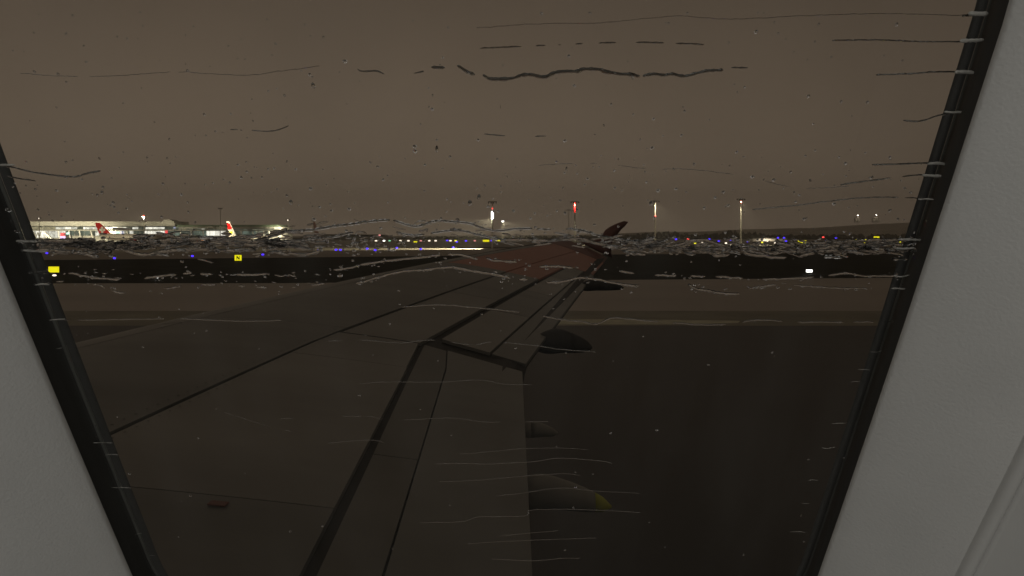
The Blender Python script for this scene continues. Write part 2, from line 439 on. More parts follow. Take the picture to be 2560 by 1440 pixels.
# ================================================================ AIRLINERS
def airliner(name, loc, rz, L, rad, finh, label, finm, cross=False, finextra=None, bodym=None):
    r = empty(name, loc, rz, label, 'airliner')
    bodym = bodym or M['lit_white']
    # nose towards +x, tail at x = 0
    rings = []; n_ = 18; zc = rad + 1.9
    for t in [0, .015, .04, .08, .14, .22, .5, .8, .88, .93, .965, .985, .996, 1.0]:
        if t < .22: q = 0.06 + 0.94 * math.sin(t / .22 * math.pi / 2) ** 1.0; up = rad * (1 - q) * 0.75
        elif t > .88: u = (t - .88) / .12; q = math.sqrt(max(0.0, 1 - u * u)) * 0.97 + 0.03; up = -rad * (1 - q) * 0.35
        else: q = 1; up = 0
        rings.append([Vector((t * L, rad * q * math.cos(a * 2 * math.pi / n_), zc + up + rad * q * math.sin(a * 2 * math.pi / n_))) for a in range(n_)])
    b = MB(); b.loft(rings); b.build('fuselage', bodym, r, True)
    # fin
    zt = zc + rad * 0.7; H = finh - zt; th = 0.25
    x0, x1 = 1.0, 1.0 + L * 0.165                    # root trailing, leading
    t0, t1 = -L * 0.045, -L * 0.045 + L * 0.065       # tip
    def FX(s, u): return (x0 + (t0 - x0) * s) * (1 - u) + (x1 + (t1 - x1) * s) * u
    def finpatch(nm, s0, s1, u0, u1, m, thick, par=r):
        b = MB()
        b.prism([(FX(s0, u0), zt + H * s0), (FX(s0, u1), zt + H * s0), (FX(s1, u1), zt + H * s1), (FX(s1, u0), zt + H * s1)], 'y', -thick, thick)
        return b.build(nm, m, par)
    fin = finpatch('fin', 0, 1, 0, 1, finm, th)
    if cross:
        cx, cz = FX(0.42, 0.5), zt + H * 0.42; a = H * 0.10; q = a * 2.5
        b = MB(); b.prism([(cx-a,cz-q),(cx+a,cz-q),(cx+a,cz-a),(cx+q,cz-a),(cx+q,cz+a),(cx+a,cz+a),(cx+a,cz+q),(cx-a,cz+q),(cx-a,cz+a),(cx-q,cz+a),(cx-q,cz-a),(cx-a,cz-a)], 'y', -th - .06, th + .06)
        b.build('cross_emblem', M['white'], fin)
        finpatch('fin_root', -0.02, 0.12, -0.02, 1.06, M['white'], th + .08)
    if finextra: finextra(finpatch, fin)
    # stabilisers, wings, engines, gear
    for sy in (-1, 1):
        b = MB(); b.prism([(1.5, sy*rad*.4), (1.5 + L*.09, sy*rad*.5), (L*.04, sy*rad*3.0), (L*.01, sy*rad*3.0)], 'z', zc + .5, zc + .75); b.build('stabiliser', M['white'], r)
        b = MB(); b.prism([(L*.42, sy*rad*.6), (L*.62, sy*rad*.6), (L*.40, sy*L*.44), (L*.36, sy*L*.44)], 'z', zc - rad*.45, zc - rad*.45 + .4); b.build('wing', M['white'], r)
        ex, ey, ez = L*.56, sy*L*.16, zc - rad*.45 - 1.0
        b = MB(); b.tube([(ex - 2.4, ey, ez), (ex - 1, ey, ez), (ex + 1.4, ey, ez), (ex + 1.9, ey, ez)], [.6, 1.0, 1.15, 1.0], 12); b.build('engine', M['red'] if cross else M['white'], r, True)
        b = MB(); b.tube([(L*.48, sy*2.2, zc-rad*.7), (L*.48, sy*2.2, .5)], .18, 6); b.tube([(L*.48, sy*2.5, .55), (L*.48, sy*1.9, .55)], .55, 10); b.build('landing_gear', M['darkg'], r)
    b = MB(); b.tube([(L*.9, 0, zc-rad*.8), (L*.9, 0, .4)], .14, 6); b.tube([(L*.9, -.3, .4), (L*.9, .3, .4)], .4, 10); b.build('landing_gear', M['darkg'], r)
    # cabin windows as a row
    k = 0
    for i in range(int(L * .62 / 1.6)):
        x = L * .24 + i * 1.6
        for sy in (-1,):
            b = MB(); b.box(x - .18, x + .18, sy*(rad+.02) - .03, sy*(rad+.02) + .03, zc + .35, zc + .8); b.build('window', M['darkg'], r)
    b = MB(); b.box(L*.955, L*.972, -rad*.55, rad*.55, zc + rad*.32, zc + rad*.5); b.build('windscreen', M['darkg'], r)
    return r
D1 = 545
airliner('airliner', (gx(246, D1), D1, 0), R(-4), 56, 2.35, gz(557, D1), 'parked airliner with red tail fin bearing a white cross', M['red'], cross=True)
b = MB(); b.sphere((0, 0, 0), 0.55, 8, 6)
def striped(fp, fin):
    fp('fin_stripe', 0.45, 0.86, -.02, 0.75, M['red'], .33, fin)
    fp('fin_emblem', 0.14, 0.32, 0.15, 0.60, M['e_yel'], .36, fin)  # emblem is no lamp; its brightness is put in as glow
airliner('airliner', (gx(571, 575), 575, 0), R(62), 38, 2.0, gz(553, 575), 'second airliner whose thin striped tail fin stands before the white hall', M['white'], finextra=striped)
airliner('airliner', (gx(786, 980), 980, 0), R(-12), 40, 2.0, gz(555, 980), 'distant hazy airliner with dull red fin beyond the terminal end', M['wing_red'], bodym=M['slab'])

# ================================================================ MASTS
def mast(px, ybase, ytop, label, D=None, heads='bar', red=False, flood=None, aim=None, spread=70, group='tall floodlight masts on the apron', lowlamp=None, fz=None):
    D = D or gD(ybase); H = gz(ytop, D)
    r = empty('light_mast', (gx(px, D), D, 0), 0, label, 'floodlight mast', group)
    kk = .5 if group == 'small lamp masts' else 1
    b = MB(); b.tube([(0, 0, 0), (0, 0, H * .5), (0, 0, H)], [kk * max(.30, D*.0011), kk * max(.24, D*.0009), kk * max(.16, D*.0007)], 10); b.build('pole', M['pole'], r)
    b = MB(); w = max(1.4, D * .0058) * kk; b.box(-w, w, -.25, .25, H, H + max(.3, D*.0006)); b.build('crossbar', M['slab'], r)
    for k in range(4):
        x = -w * .85 + k * w * 1.7 / 3
        b = MB(); b.box(x - w*.12, x + w*.12, -.5, .1, H - .55, H - .08); b.build('floodlight', M['darkg'], r)
    if red:
        b = MB(); b.sphere((0, -.6, H * red), max(.28, D * .0010), 8, 6); b.build('beacon', M['e_red'], r)
    if lowlamp:
        lw = D * (.0016 if flood and flood > 265000 else .0005)
        b = MB(); b.box(-lw, lw, -.7, -.35, gz(lowlamp[1], D), gz(lowlamp[0], D)); b.build('lamp_panel', M['e_white'] if flood and flood > 265000 else M['e_warm'], r)
    if flood:
        ld = bpy.data.lights.new('floodlight_beam', 'SPOT'); ld.energy = flood; ld.color = (1.0, 0.90, 0.60); ld.spot_size = R(spread); ld.spot_blend = .6; ld.shadow_soft_size = .5
        lo = bpy.data.objects.new('floodlight_beam', ld); C.objects.link(lo); lo.parent = r
        lo.location = (0, 1.4 if fz and aim[1] > D + 5 else -.8, fz or (H - .9))
        d = Vector(aim) - (Vector(r.location) + Vector(lo.location))
        lo.rotation_euler = d.to_track_quat('-Z', 'Y').to_euler()
    return r
Dm = gD(622)
mast(1231, 622, 505, 'floodlight mast with bright white lamp panel left of the wing tip', D=Dm, red=.86, lowlamp=(529, 547), flood=270000, aim=(gx(1120, Dm), Dm - 2, 0), spread=86, fz=gz(548, Dm))
Dm = 400
mast(1437, 0, 505, 'floodlight mast with red upper pole and crossbar, above the outer wing', D=Dm, red=.97, flood=60000, aim=(gx(1437, Dm), Dm + 4, 0))
mast(1638, 0, 503, 'pale floodlight mast just right of the winglet', D=Dm, red=.66, flood=90000, aim=(gx(1680, Dm), Dm - 10, 0), spread=80)
mast(1852, 0, 498, 'floodlight mast with red beacon, the rightmost tall mast', D=Dm + 20, red=.93, flood=90000, aim=(gx(1890, Dm), Dm + 10, 0), spread=80)
mast(1422, 0, 525, 'thin faint mast just left of the red topped mast', D=700, group='small lamp masts')
# red upper section on mast two
b = MB(); D = 400.0; b.tube([(gx(1437, D), D - .3, gz(531, D)), (gx(1437, D), D - .3, gz(507, D))], .50, 8)
o = b.build('mast_sleeve', M['red'])
pr = [q for q in bpy.data.objects if q.name.startswith('light_mast')][1]
o.data.transform(Matrix.Translation(-pr.location)); o.parent = pr
# masts that wash the terminal front; low beams are added to brighten the apron
D = 640
mast(98, 0, 545, 'twin headed lamp mast at the left end of the terminal', D=D, fz=12, flood=240000, aim=(TX(190), 672, 0), spread=110, group='small lamp masts', lowlamp=(545, 547))
mast(360, 0, 541, 'lamp mast with red and white light over the terminal roof', D=D, red=1.03, lowlamp=(545, 549), flood=160000, aim=(TX(330), TD, 8), spread=120, group='small lamp masts')
mast(30, 0, 556, 'added unseen lamp mast behind the left window seal', D=480, flood=130000, aim=(gx(255, 545), 545, 8), spread=60, group='small lamp masts')  # mast added out of view to brighten the red tail fin
mast(551, 0, 521, 'thin mast rising above the striped tail fin', D=545, flood=110000, aim=(gx(566, 590), 590, 5), spread=120, fz=11, group='small lamp masts')  # low beam added to light the striped tail fin
mast(783, 0, 552, 'slim mast beside the distant dull red tail fin', D=900, group='small lamp masts')
mast(720, 0, 549, 'lone lamp mast between terminal end and hazy aircraft', D=690, lowlamp=(549, 552), group='small lamp masts', flood=120000, aim=(gx(680, 700), 712, 0), spread=90, fz=12)
mast(1257, 0, 553, 'twin white lamps low between the two left masts', D=900, lowlamp=(552, 555), flood=420000, aim=(gx(1290, 900), 880, 0), spread=100, group='small lamp masts')

# apron wash behind the streaks
# hillside lamps and houses
for (px, py, lab, ww) in ((2144, 538, 'hillside house with white lamp, left of the pair', 11), (2190, 537, 'wider hillside house with white lamp, right of the pair', 16)):
    D = 3880; z = gz(548, D)
    r = empty('hillside_house', (gx(px, D), D, 0), 0, lab, 'house', 'houses on the far hillside')
    w = ww / F * D
    b = MB(); b.box(-w/2, w/2, 0, 14, z - 16, z + 3); b.build('wall', M['roof'], r)
    b = MB(); b.prism([(-w/2 - 1, z + 3), (w/2 + 1, z + 3), (w * .2, z + 10), (-w*.2, z + 10)], 'y', -1, 15); b.build('roof', M['slab'], r)
    b = MB(); b.tube([(0, -3, 0), (0, -3, gz(py, D))], .8, 6); b.build('pole', M['steel'], r)
    b = MB(); b.sphere((0, -3, gz(py, D)), 3.2, 10, 6); b.build('lamp', M['e_white'], r)
    ld = bpy.data.lights.new('lamp_glow', 'POINT'); ld.energy = 22000; ld.color = (1, .82, .6); ld.shadow_soft_size = 2
    lo = bpy.data.objects.new('lamp_glow', ld); C.objects.link(lo); lo.parent = r; lo.location = (0, -12, gz(py, D) - 2)

# ================================================================ SIGNS
def sign(px0, px1, py0, py1, D, label, letter=False, panels=1, name='taxiway_sign'):
    r = empty(name, (gx((px0+px1)/2, D), D, 0), 0, label, 'airfield sign', 'yellow airfield signs')
    w = gx(px1, D) - gx(px0, D); z0 = gz(py1, D); z1 = gz(py0, D)
    b = MB(); b.box(-w/2 - .03, w/2 + .03, 0, .18, z0 - .03, z1 + .03); b.build('case', M['darkg'], r)
    pw = w / panels
    for k in range(panels):
        b = MB(); b.box(-w/2 + k*pw + .01, -w/2 + (k+1)*pw - .01, -.02, -.002, z0, z1); p = b.build('face', M['e_yellow'], r)
    if letter:
        a = w * .22; c0 = z0 + (z1 - z0) * .16; c1 = z1 - (z1 - z0) * .16; t = w * .085
        b = MB()
        for poly in ([(-a, c0), (-a + t, c0), (-a + t, c1), (-a, c1)], [(a - t, c0), (a, c0), (a, c1), (a - t, c1)], [(-a + t, c1), (-a + t, c1 - .32), (a - t, c0), (a - t, c0 + .32)]):
            b.prism(poly, 'y', -.03, -.022)
        b.build('lettering', M['black'], p)
    for sx in (-1, 1):
        b = MB(); b.tube([(sx*w*.36, .09, 0), (sx*w*.36, .09, z0)], .035, 6); b.build('leg', M['darkg'], r)
sign(121, 148, 666.5, 681, gD(689), 'plain yellow lit sign by the left window edge')
sign(586.5, 604, 637.5, 651.5, gD(654), 'yellow lit sign reading N on the grass edge', letter=True)
sign(1991, 2016, 601, 607.5, 400, 'two panel yellow sign among the streaks on the right', panels=2)
sign(2184, 2198.5, 591, 595.5, 520, 'small bright yellow sign highest near the right window edge')
sign(2139, 2206, 598.6, 601.8, 430, 'long thin yellow lit sign row near the right window edge', panels=4)
sign(1207, 1223, 599.5, 604.5, 620, 'yellow sign just left of the lamp mast base')
sign(1243, 1254, 599.0, 603.0, 700, 'yellow sign just right of the lamp mast base')
sign(1034, 1043, 603, 606, 600, 'tiny yellow sign midway along the far lamp row')
# white guard light in the dark grass and the small one below the left sign
D = gD(684)
r = empty('guard_light', (gx(2023, D), D, 0), 0, 'bright white guard light box standing in the dark grass', 'airfield light')
b = MB(); b.box(-.40, .40, 0, .2, gz(681, D), gz(673.5, D)); b.build('case', M['darkg'], r)
b = MB(); b.box(-.37, .37, -.04, -.004, gz(680.5, D), gz(674, D)); b.build('lens', M['e_white'], r)
b = MB(); b.tube([(0, .1, 0), (0, .1, gz(681, D))], .04, 6); b.build('stem', M['darkg'], r)
D = gD(694)
r = empty('guard_light', (gx(136, D), D, 0), 0, 'low pale light below the left yellow sign', 'airfield light')
b = MB(); b.box(-.27, .27, -.1, .1, 0.0, .16); b.build('base', M['darkg'], r)
b = MB(); b.sphere((0, 0, .25), .2, 10, 6, (1.2, .6, .5)); b.build('lens', M['e_warm'], r)
D = gD(699)
r = empty('guard_light', (gx(392, D), D, 0), 0, 'low white light in the dark grass behind the left streak', 'airfield light')
b = MB(); b.box(-.2, .2, -.1, .1, 0.0, .14); b.build('base', M['darkg'], r)
b = MB(); b.sphere((0, 0, .24), .16, 10, 6, (1.3, .6, .6)); b.build('lens', M['e_white'], r)

# blue edge lights
blues = [(117, 636, 'blue light low by the left window edge'), (286, 650, 'blue light at the grass edge below the crossed fin'),
 (481, 644, 'blue light left of the N sign'), (657, 640, 'blue light right of the N sign'), (797, 628, 'blue light under the hazy distant airliner'),
 (840, 627, 'left of two close blue lights on the parallel taxiway'), (851, 627.5, 'right of two close blue lights on the parallel taxiway'),
 (918, 624, 'blue light left of the floodlit strip, farther of two'), (938, 628, 'blue light left of the floodlit strip, nearer of two'),
 (992, 622, 'blue light at the left end of the floodlit strip'), (1052, 625, 'blue light at the near side of the floodlit strip'), (1133, 621, 'blue light midway along the floodlit strip'),
 (1118, 602.5, 'tiny blue light in the far lamp row left of centre'), (1142, 606, 'tiny blue light just below the far lamp row'), (1165, 603.5, 'tiny blue light before the leftmost yellow far sign'), (1229, 603, 'tiny blue light at the tall lamp mast foot'),
 (1690, 598, 'blue light right of the winglet mast'), (1773, 598, 'blue light between the two right masts'), (1797, 604, 'lower blue light between the two right masts'),
 (1827, 601, 'blue light just left of the rightmost mast'), (1870, 605.5, 'blue light just right of the rightmost mast'), (1883, 602, 'blue light second right of the rightmost mast'),
 (1924, 601.5, 'blue light left of the two panel sign'), (1945, 594.5, 'high blue light, left of a close pair'), (1960, 594.5, 'high blue light, right of a close pair'),
 (1965, 604, 'blue light just before the two panel sign'), (2066, 603, 'blue light right of the two panel sign'), (2090, 594.5, 'high blue light right of the red beacon'), (1740, 618, 'blue light low in the bright strip by the winglet mast')]
proto = None
for px, py, lab in blues:
    D = min(gD(max(py, 597)), 900)
    hh = max(.35, gz(py, D))
    r = empty('taxiway_light', (gx(px, D), D, 0), 0, lab, 'edge light', 'blue taxiway edge lights')
    rr = D * .00125 + .05
    b = MB(); b.tube([(0, 0, 0), (0, 0, hh)], max(.03, rr * .2), 6); b.build('stem', M['darkg'], r)
    b = MB(); b.sphere((0, 0, hh), rr, 8, 6, (1.2, 1, .8)); b.build('globe', M['e_blue'], r)
# coloured lamps far across the field; several on the right added for glints and strip
for px, py, mk, lab in [(940, 602.5, 'e_warm', 'first warm lamp of the far row'), (960, 602.5, 'e_white', 'white lamp, second of the far row'), (974, 603, 'e_green', 'green lamp in the far row'),
   (1001, 602.5, 'e_warm', 'warm lamp right of the green one'), (1021, 603.5, 'e_warm', 'warm lamp left of the tiny yellow sign'), (1052, 604, 'e_pink', 'red lamp right of the tiny yellow sign'), (1073, 603, 'e_warm', 'warm lamp right of the far red one'),
   (1089, 602.5, 'e_warm', 'warm lamp mid way to the lamp mast'), (1126, 602, 'e_warm', 'warm lamp beside a tiny blue light'), (1139, 602, 'e_yel', 'yellow lamp beside a tiny blue light'), (1187, 602, 'e_pink', 'pink lamp left of the yellow far sign'),
   (1720, 597.5, 'e_red', 'red lamp right of the winglet mast'), (2058, 593, 'e_red', 'red lamp above the two panel sign'), (683, 600, 'e_red', 'red lamp at the right end of the terminal apron'), (949, 588, 'e_pink', 'pink lamp high before the far lamp row'), (318, 606, 'e_yel', 'yellow lamp under the airliner nose'),
   (1905, 606, 'e_yel', 'yellow lamp left of the two panel sign'), (1618, 604, 'e_yel', 'yellow lamp between the winglet and its mast'), (1705, 612, 'e_warm', 'added warm lamp making the bright strip right of the winglet'), (1738, 613, 'e_yel', 'added yellow lamp making the bright strip right of the winglet'), (1815, 608, 'e_warm', 'warm lamp just left of the rightmost mast foot'), (1938, 609, 'e_warm', 'warm lamp at the right end of the pale shed'), (2075, 611, 'e_warm', 'lowest warm lamp right of the two panel sign'), (2160, 608, 'e_yel', 'yellow lamp under the long yellow sign row'), (2270, 609, 'e_warm', 'warm lamp closest to the right window seal'), (2040, 606, 'e_yel', 'yellow lamp right of the two panel sign'), (2085, 604, 'e_yel', 'yellow lamp under the high blue light'), (2118, 606, 'e_warm', 'warm lamp left of the long yellow sign row'),
   (2222, 603, 'e_yel', 'yellow lamp right of the long yellow sign row'), (2250, 604, 'e_yel', 'yellow lamp closest to the right window seal'), (1660, 608, 'e_warm', 'warm lamp right of the winglet mast foot'), (1585, 606, 'e_warm', 'warm lamp just right of the winglet'),
   (1755, 607, 'e_warm', 'warm lamp below the red one, right of the winglet mast'), (200, 606, 'e_warm', 'warm lamp below the airport bus'), (380, 606, 'e_warm', 'warm lamp below the bright hall'), (450, 606, 'e_yel', 'yellow lamp before the dark stair tower'),
   (540, 607, 'e_warm', 'warm lamp before the orange truck'), (600, 605, 'e_warm', 'warm lamp below the striped tail'), (135, 607, 'e_yel', 'yellow lamp below the slanting stairs')]:
    D = 760.0 if px < 1500 and px > 800 else 480.0
    hh = max(.5, gz(py, D))
    r = empty('apron_lamp', (gx(px, D), D, 0), 0, lab, 'lamp', 'coloured lamps far across the airfield')
    b = MB(); b.tube([(0, 0, 0), (0, 0, hh)], .12, 6); b.build('stem', M['darkg'], r)
    b = MB(); b.sphere((0, 0, hh), D * .00115, 8, 6, (1.4, 1, .9)); b.build('globe', M[mk], r)

# apron vehicles
def vehicle(px, D, rz, L, H, m, label, kind='van'):
    r = empty('service_van', (gx(px, D), D, 0), rz, label, kind, 'service vehicles on the apron')
    b = MB(); b.prism([(-L/2, .45), (L/2, .45), (L/2, H*.55), (L*.40, H*.62), (L*.30, H), (-L/2, H)], 'y', -1.0, 1.0); b.build('body', m, r)
    b = MB(); b.prism([(L*.405, H*.64), (L*.315, H*.95), (L*.24, H*.95), (L*.24, H*.64)], 'y', -1.02, 1.02); b.build('cab_window', M['darkg'], r)
    for sx in (-.32, .32):
        for sy in (-1, 1):
            b = MB(); b.tube([(sx*L, sy*.75, .42), (sx*L, sy*1.04, .42)], .42, 10); b.build('wheel', M['tyre'], r)
    b = MB(); b.box(L/2, L/2 + .06, -.8, .8, .7, .95); b.build('headlight', M['e_warm'], r)
vehicle(502, 600, R(180), 9, 4.6, M['orange'], 'orange catering truck left of the white hall windows', 'truck')
vehicle(684, 520, R(10), 6, 2.6, M['red'], 'red service van at the right end of the terminal')
vehicle(706, 560, R(0), 6, 2.4, M['white'], 'white service van right of the red van')
vehicle(190, 610, R(0), 11, 3.2, M['white'], 'white apron bus below the cyan screen', 'bus')
vehicle(325, 640, R(0), 8, 3.6, M['white'], 'white box truck in front of the brightest hall', 'truck')
vehicle(640, 650, R(180), 6, 2.4, M['white'], 'white service van among the terminal columns')
# boarding stair
r = empty('boarding_stairs', (gx(122, 655), 655, 0), 0, 'dark slanting boarding stairs left of the red billboard', 'boarding stairs')
b = MB(); b.prism([(-4, 8.5), (-3, 8.5), (5, 1.6), (6, 1.6), (6, .9), (4.4, .9), (-4, 7.3)], 'y', -1, 1); b.build('flight', M['darkg'], r)
b = MB(); b.box(-2, -1.4, -.8, .8, 0, 6.0); b.build('support', M['darkg'], r)
b = MB(); b.box(-3, 5.5, -1.1, 1.1, .5, 1.0); b.build('chassis', M['white'], r)
# low hangar between terminal and lamp row
r = empty('hangar', (gx(880, 1000), 1000, 0), 0, 'low dim hangar beyond the terminal end', 'hangar')
b = MB(); b.box(-48, 48, 0, 30, 0, 5.0); b.build('wall', M['slab'], r)
b = MB(); b.prism([(-49, 5.1), (49, 5.1), (38, 7.5), (-36, 8)], 'y', -1, 31); b.build('roof', M['slabdark'], r)
r = empty('hangar', (gx(1925, 760), 760, 0), 0, 'long low pale shed right of the rightmost mast', 'shed')
b = MB(); b.box(-17, 17, 0, 12, 0, 2.3); b.build('wall', M['white'], r)
b = MB(); b.box(-18, 18, -.6, 12.6, 2.35, 2.9); b.build('roof', M['slab'], r)
ld = bpy.data.lights.new('shed_lamp', 'POINT'); ld.energy = 3500; ld.color = (1, .85, .62); lo = bpy.data.objects.new('shed_lamp', ld); C.objects.link(lo); lo.parent = r; lo.location = (-4, -6, 3.4)

# ================================================================ OWN WING
def le(Y): return -6.8 + .51 * Y
def te(Y): return .09 if Y < 6.5 else .09 + .208 * (Y - 6.5)
def zle(Y): return (-0.00396365 * Y + 0.17828241) * Y - 1.84147078 - .05
def zte(Y): return (-1.45639854e-03 * Y + 1.09092875e-01) * Y - 1.78153096
def foil(s, sgn):
    t = .5 * (.2969 * math.sqrt(max(s, 0)) - .126 * s - .3516 * s * s + .2843 * s ** 3 - .1036 * s ** 4)
    return t * sgn * (1.0 if sgn > 0 else .75)
def WP(s, Y, off=0.0, sgn=1):
    c = te(Y) - le(Y)
    return Vector((le(Y) + s * c, Y, EYE + zle(Y) * (1 - s) + zte(Y) * s + foil(s, sgn) * c + off))
wing = empty('aircraft_wing', (-2, 0.6, EYE - 1.8), 0, 'grey swept airliner wing with raised red winglet seen from the cabin', 'aircraft wing')
wo = Vector(wing.location)
def wbuild(b, name, m, parent=None, smooth=True):
    b.v = [q - wo for q in b.v]
    o = b.build(name, m, parent or wing, smooth)
    return o
# core
rings = []
Ys = [1.2 + i * .5 for i in range(28)] + [15.2]
for Y in Ys:
    top = [WP(s, Y, -.035) for s in (1, .9, .75, .6, .45, .3, .2, .12, .06, .02)]
    bot = [WP(s, Y, .03, -1) for s in (.0, .03, .1, .25, .5, .75, .95)]
    rings.append(top + bot)
b = MB(); b.loft(rings); wbuild(b, 'wing_box', M['wing_core'])
def skin(name, s0, s1, Y0, Y1, m, off=0.0, gap=.012, thick=.03, ns=8, ny=None, wrap=False, skew0=0, skew1=0):
    """a panel over the upper surface; s0/s1 may be functions of Y"""
    f0 = s0 if callable(s0) else (lambda Y: s0); f1 = s1 if callable(s1) else (lambda Y: s1)
    ny = ny or max(2, int((Y1 - Y0) / .6) + 1)
    rings = []
    for j in range(ny + 1):
        Y = Y0 + gap + (Y1 - Y0 - 2 * gap) * j / ny
        c = te(Y) - le(Y); g = gap / c
        a, e = f0(Y) + g, f1(Y) - g
        if wrap:
            ss = [(.10, -1), (.05, -1), (.015, -1), (.0, 1), (.008, 1), (.03, 1), (.06, 1)] + [(.06 + (e - .06) * k / 3, 1) for k in (1, 2, 3)]
            top = [WP(s, Y, off if sg > 0 else -off, sg) for s, sg in ss]
            cen = WP(.09, Y, 0, 1); cen.z = (WP(.09, Y, 0, 1).z + WP(.09, Y, 0, -1).z) / 2
            rings.append(top + [top[-1] + Vector((0, 0, -thick)), cen])
        else:
            ss = [a + (e - a) * k / ns for k in range(ns + 1)]
            tj = j / ny
            sk = lambda s: Y + (skew0 * (1 - tj) + skew1 * tj) * (s - .75) / .25
            rings.append([WP(s, sk(s), off) for s in ss] + [WP(e, sk(e), off - thick), WP(a, sk(a), off - thick)])
    b = MB(); b.loft(rings)
    o = wbuild(b, name, m)
    md = o.modifiers.new('edges', 'EDGE_SPLIT'); md.split_angle = R(35)
    return o
for i, (a, e) in enumerate(((1.3, 4.0), (4.0, 6.7), (6.7, 9.4), (9.4, 12.0), (12.0, 14.6))):
    skin('slat', 0, .135, a, e, (M['wing'], M['wing_b'])[i % 2], wrap=True, gap=.006)
XM = .515
for i, (a, e) in enumerate(((1.3, 4.1), (4.1, 6.9), (6.9, 8.9), (8.9, 10.9))):
    skin('skin_panel', .138, XM, a, e, (M['wing'], M['wing_b'], M['wing'], M['wing_b'])[i], gap=.003, off=.002)
    # darker sealed strip where the two skins meet
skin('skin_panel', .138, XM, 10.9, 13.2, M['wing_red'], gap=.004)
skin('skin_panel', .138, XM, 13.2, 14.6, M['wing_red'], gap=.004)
def sp(Y):   # spoiler hinge line
    return ((-.78 - le(Y)) / (te(Y) - le(Y))) if Y < 6.75 else .737
def sf(Y):   # flap leading edge under the spoiler
    return ((-.53 - le(Y)) / (te(Y) - le(Y))) if Y < 6.6 else .80
skin('skin_panel', XM + .006, lambda Y: sp(Y) - .012, 1.3, 3.6, M['wing'], gap=.004)
skin('skin_panel', XM + .006, lambda Y: sp(Y) - .012, 3.6, 6.0, M['wing_c'], gap=.004)
skin('skin_panel', XM + .006, lambda Y: sp(Y) - .014, 6.0, 6.74, M['wing_c'], gap=.003)
skin('skin_panel', XM + .010, .725, 6.76, 9.0, M['wing_c'], gap=.005)
skin('skin_panel', XM + .010, .725, 9.0, 10.9, M['wing'], gap=.005)
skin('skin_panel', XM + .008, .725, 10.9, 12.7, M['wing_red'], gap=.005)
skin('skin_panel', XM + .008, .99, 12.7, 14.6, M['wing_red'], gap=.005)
# inner spoiler and flap
skin('spoiler', lambda Y: sp(Y) - .002, sf, 1.3, 4.3, M['spoiler'], off=-.012, gap=.004)
skin('spoiler', lambda Y: sp(Y) - .002, sf, 4.3, 6.75, M['spoiler'], off=-.012, gap=.004, skew1=-.3)
skin('flap', lambda Y: sf(Y) + .002, 1.0, 1.3, 6.75, M['wing'], gap=.003, off=-.006, skew1=-.3)
# outer spoilers
for i, (a, e) in enumerate(((6.98, 8.45), (8.45, 9.9), (9.9, 11.3), (11.3, 12.65))):
    skin('spoiler', .755, .90, a, e, (M['wing_c'], M['wing'])[i % 2], gap=.006, off=.004, skew0=-.3 if i == 0 else 0)
skin('flap', .902, 1.0, 6.98, 9.9, M['wing'], gap=.008, off=-.004, skew0=-.3)
skin('flap', .902, 1.0, 9.9, 12.65, M['wing_b'], gap=.008, off=-.004)
# wing tip and winglet
rings = []
for k in range(11):
    t = k / 10
    Y = 14.6 + .75 * t
    lift = .03 * t
    rg = []
    for s, sg in [(1, 1), (.85, 1), (.6, 1), (.35, 1), (.15, 1), (.05, 1), (0, 1), (.05, -1), (.2, -1), (.5, -1), (.85, -1)]:
        p = WP(s, Y, .0, sg); p.z += lift; rg.append(p)
    rings.append(rg)
b = MB(); b.loft(rings); wbuild(b, 'wing_tip', M['winglet_red'])
# winglet: swept blade rising from the tip, traced at the tip's distance
Dw = 15.35
def wp(px, py, dd=0): return Vector((gx(px, Dw + dd), Dw + dd, gz(py, Dw + dd)))
lead = [(1452, 606), (1482, 603), (1503, 590), (1513, 575), (1524, 567), (1537, 560.6), (1549, 556), (1558, 553)]
trail = [(1530, 645), (1528, 628), (1530, 608), (1538, 592), (1546, 583), (1553, 574), (1562, 566), (1571, 554.5)]
rings = []
for i, (a, c) in enumerate(zip(lead, trail)):
    u = i / 7; dd = .5 * u; A = wp(*a, dd); Cc = wp(*c, dd); th = .045 * (1 - .6 * u)
    mid = (A + Cc) / 2; n3 = Vector((0, 1, -.25)).normalized()
    q = [A, A.lerp(Cc, .15) + n3 * th, A.lerp(Cc, .5) + n3 * th, Cc, A.lerp(Cc, .5) - n3 * th, A.lerp(Cc, .15) - n3 * th]
    rings.append(q)
b = MB(); b.loft(rings); wbuild(b, 'winglet', M['winglet_red'])
# flap track fairings
def fairing(name, Y, xa, xb, drop, rad, m, tip=None, z_end=0.0, cut=.8):
    k = 24; A = []; B = []
    for i in range(k + 1):
        t = i / k; x = xa + (xb - xa) * t
        s = (x - le(Y)) / (te(Y) - le(Y))
        zz = WP(1, Y, 0, -1).z - drop - z_end * t * t
        r = rad * math.sqrt(max(0, 1 - max(0, (t - .25) / .75) ** 1.7)) * min(1, (t + .06) / .25) + .004
        gr_ = min(1, max(0, (x - te(Y) + .22) / .34)); r = r * gr_ * (2 - gr_) * .98 + .003; zz -= rad * (1 - gr_) * .6
        ring_ = [Vector((x, Y + .72 * r * math.cos(a * math.pi / 8), zz + r * math.sin(a * math.pi / 8))) for a in range(16)]
        if t <= cut + 1e-6: A.append(ring_)
        if t >= cut - 1e-6 or (t + 1 / k > cut and not B): B.append(ring_)
    b = MB(); b.loft(A); o = wbuild(b, name, m)
    b = MB(); b.loft([A[-1]] + [q for q in B if q is not A[-1]])
    b.v = [q - wo for q in b.v]; b.build('fairing_tip', tip or m, o, True)
    return o
fairing('flap_track_fairing', 4.5, -.6, .59, .11, .125, M['fairing'], M['fairing_tip'], .17, .93)
fairing('flap_track_fairing', 5.45, -.6, .33, .08, .085, M['fairing'], None, .10)
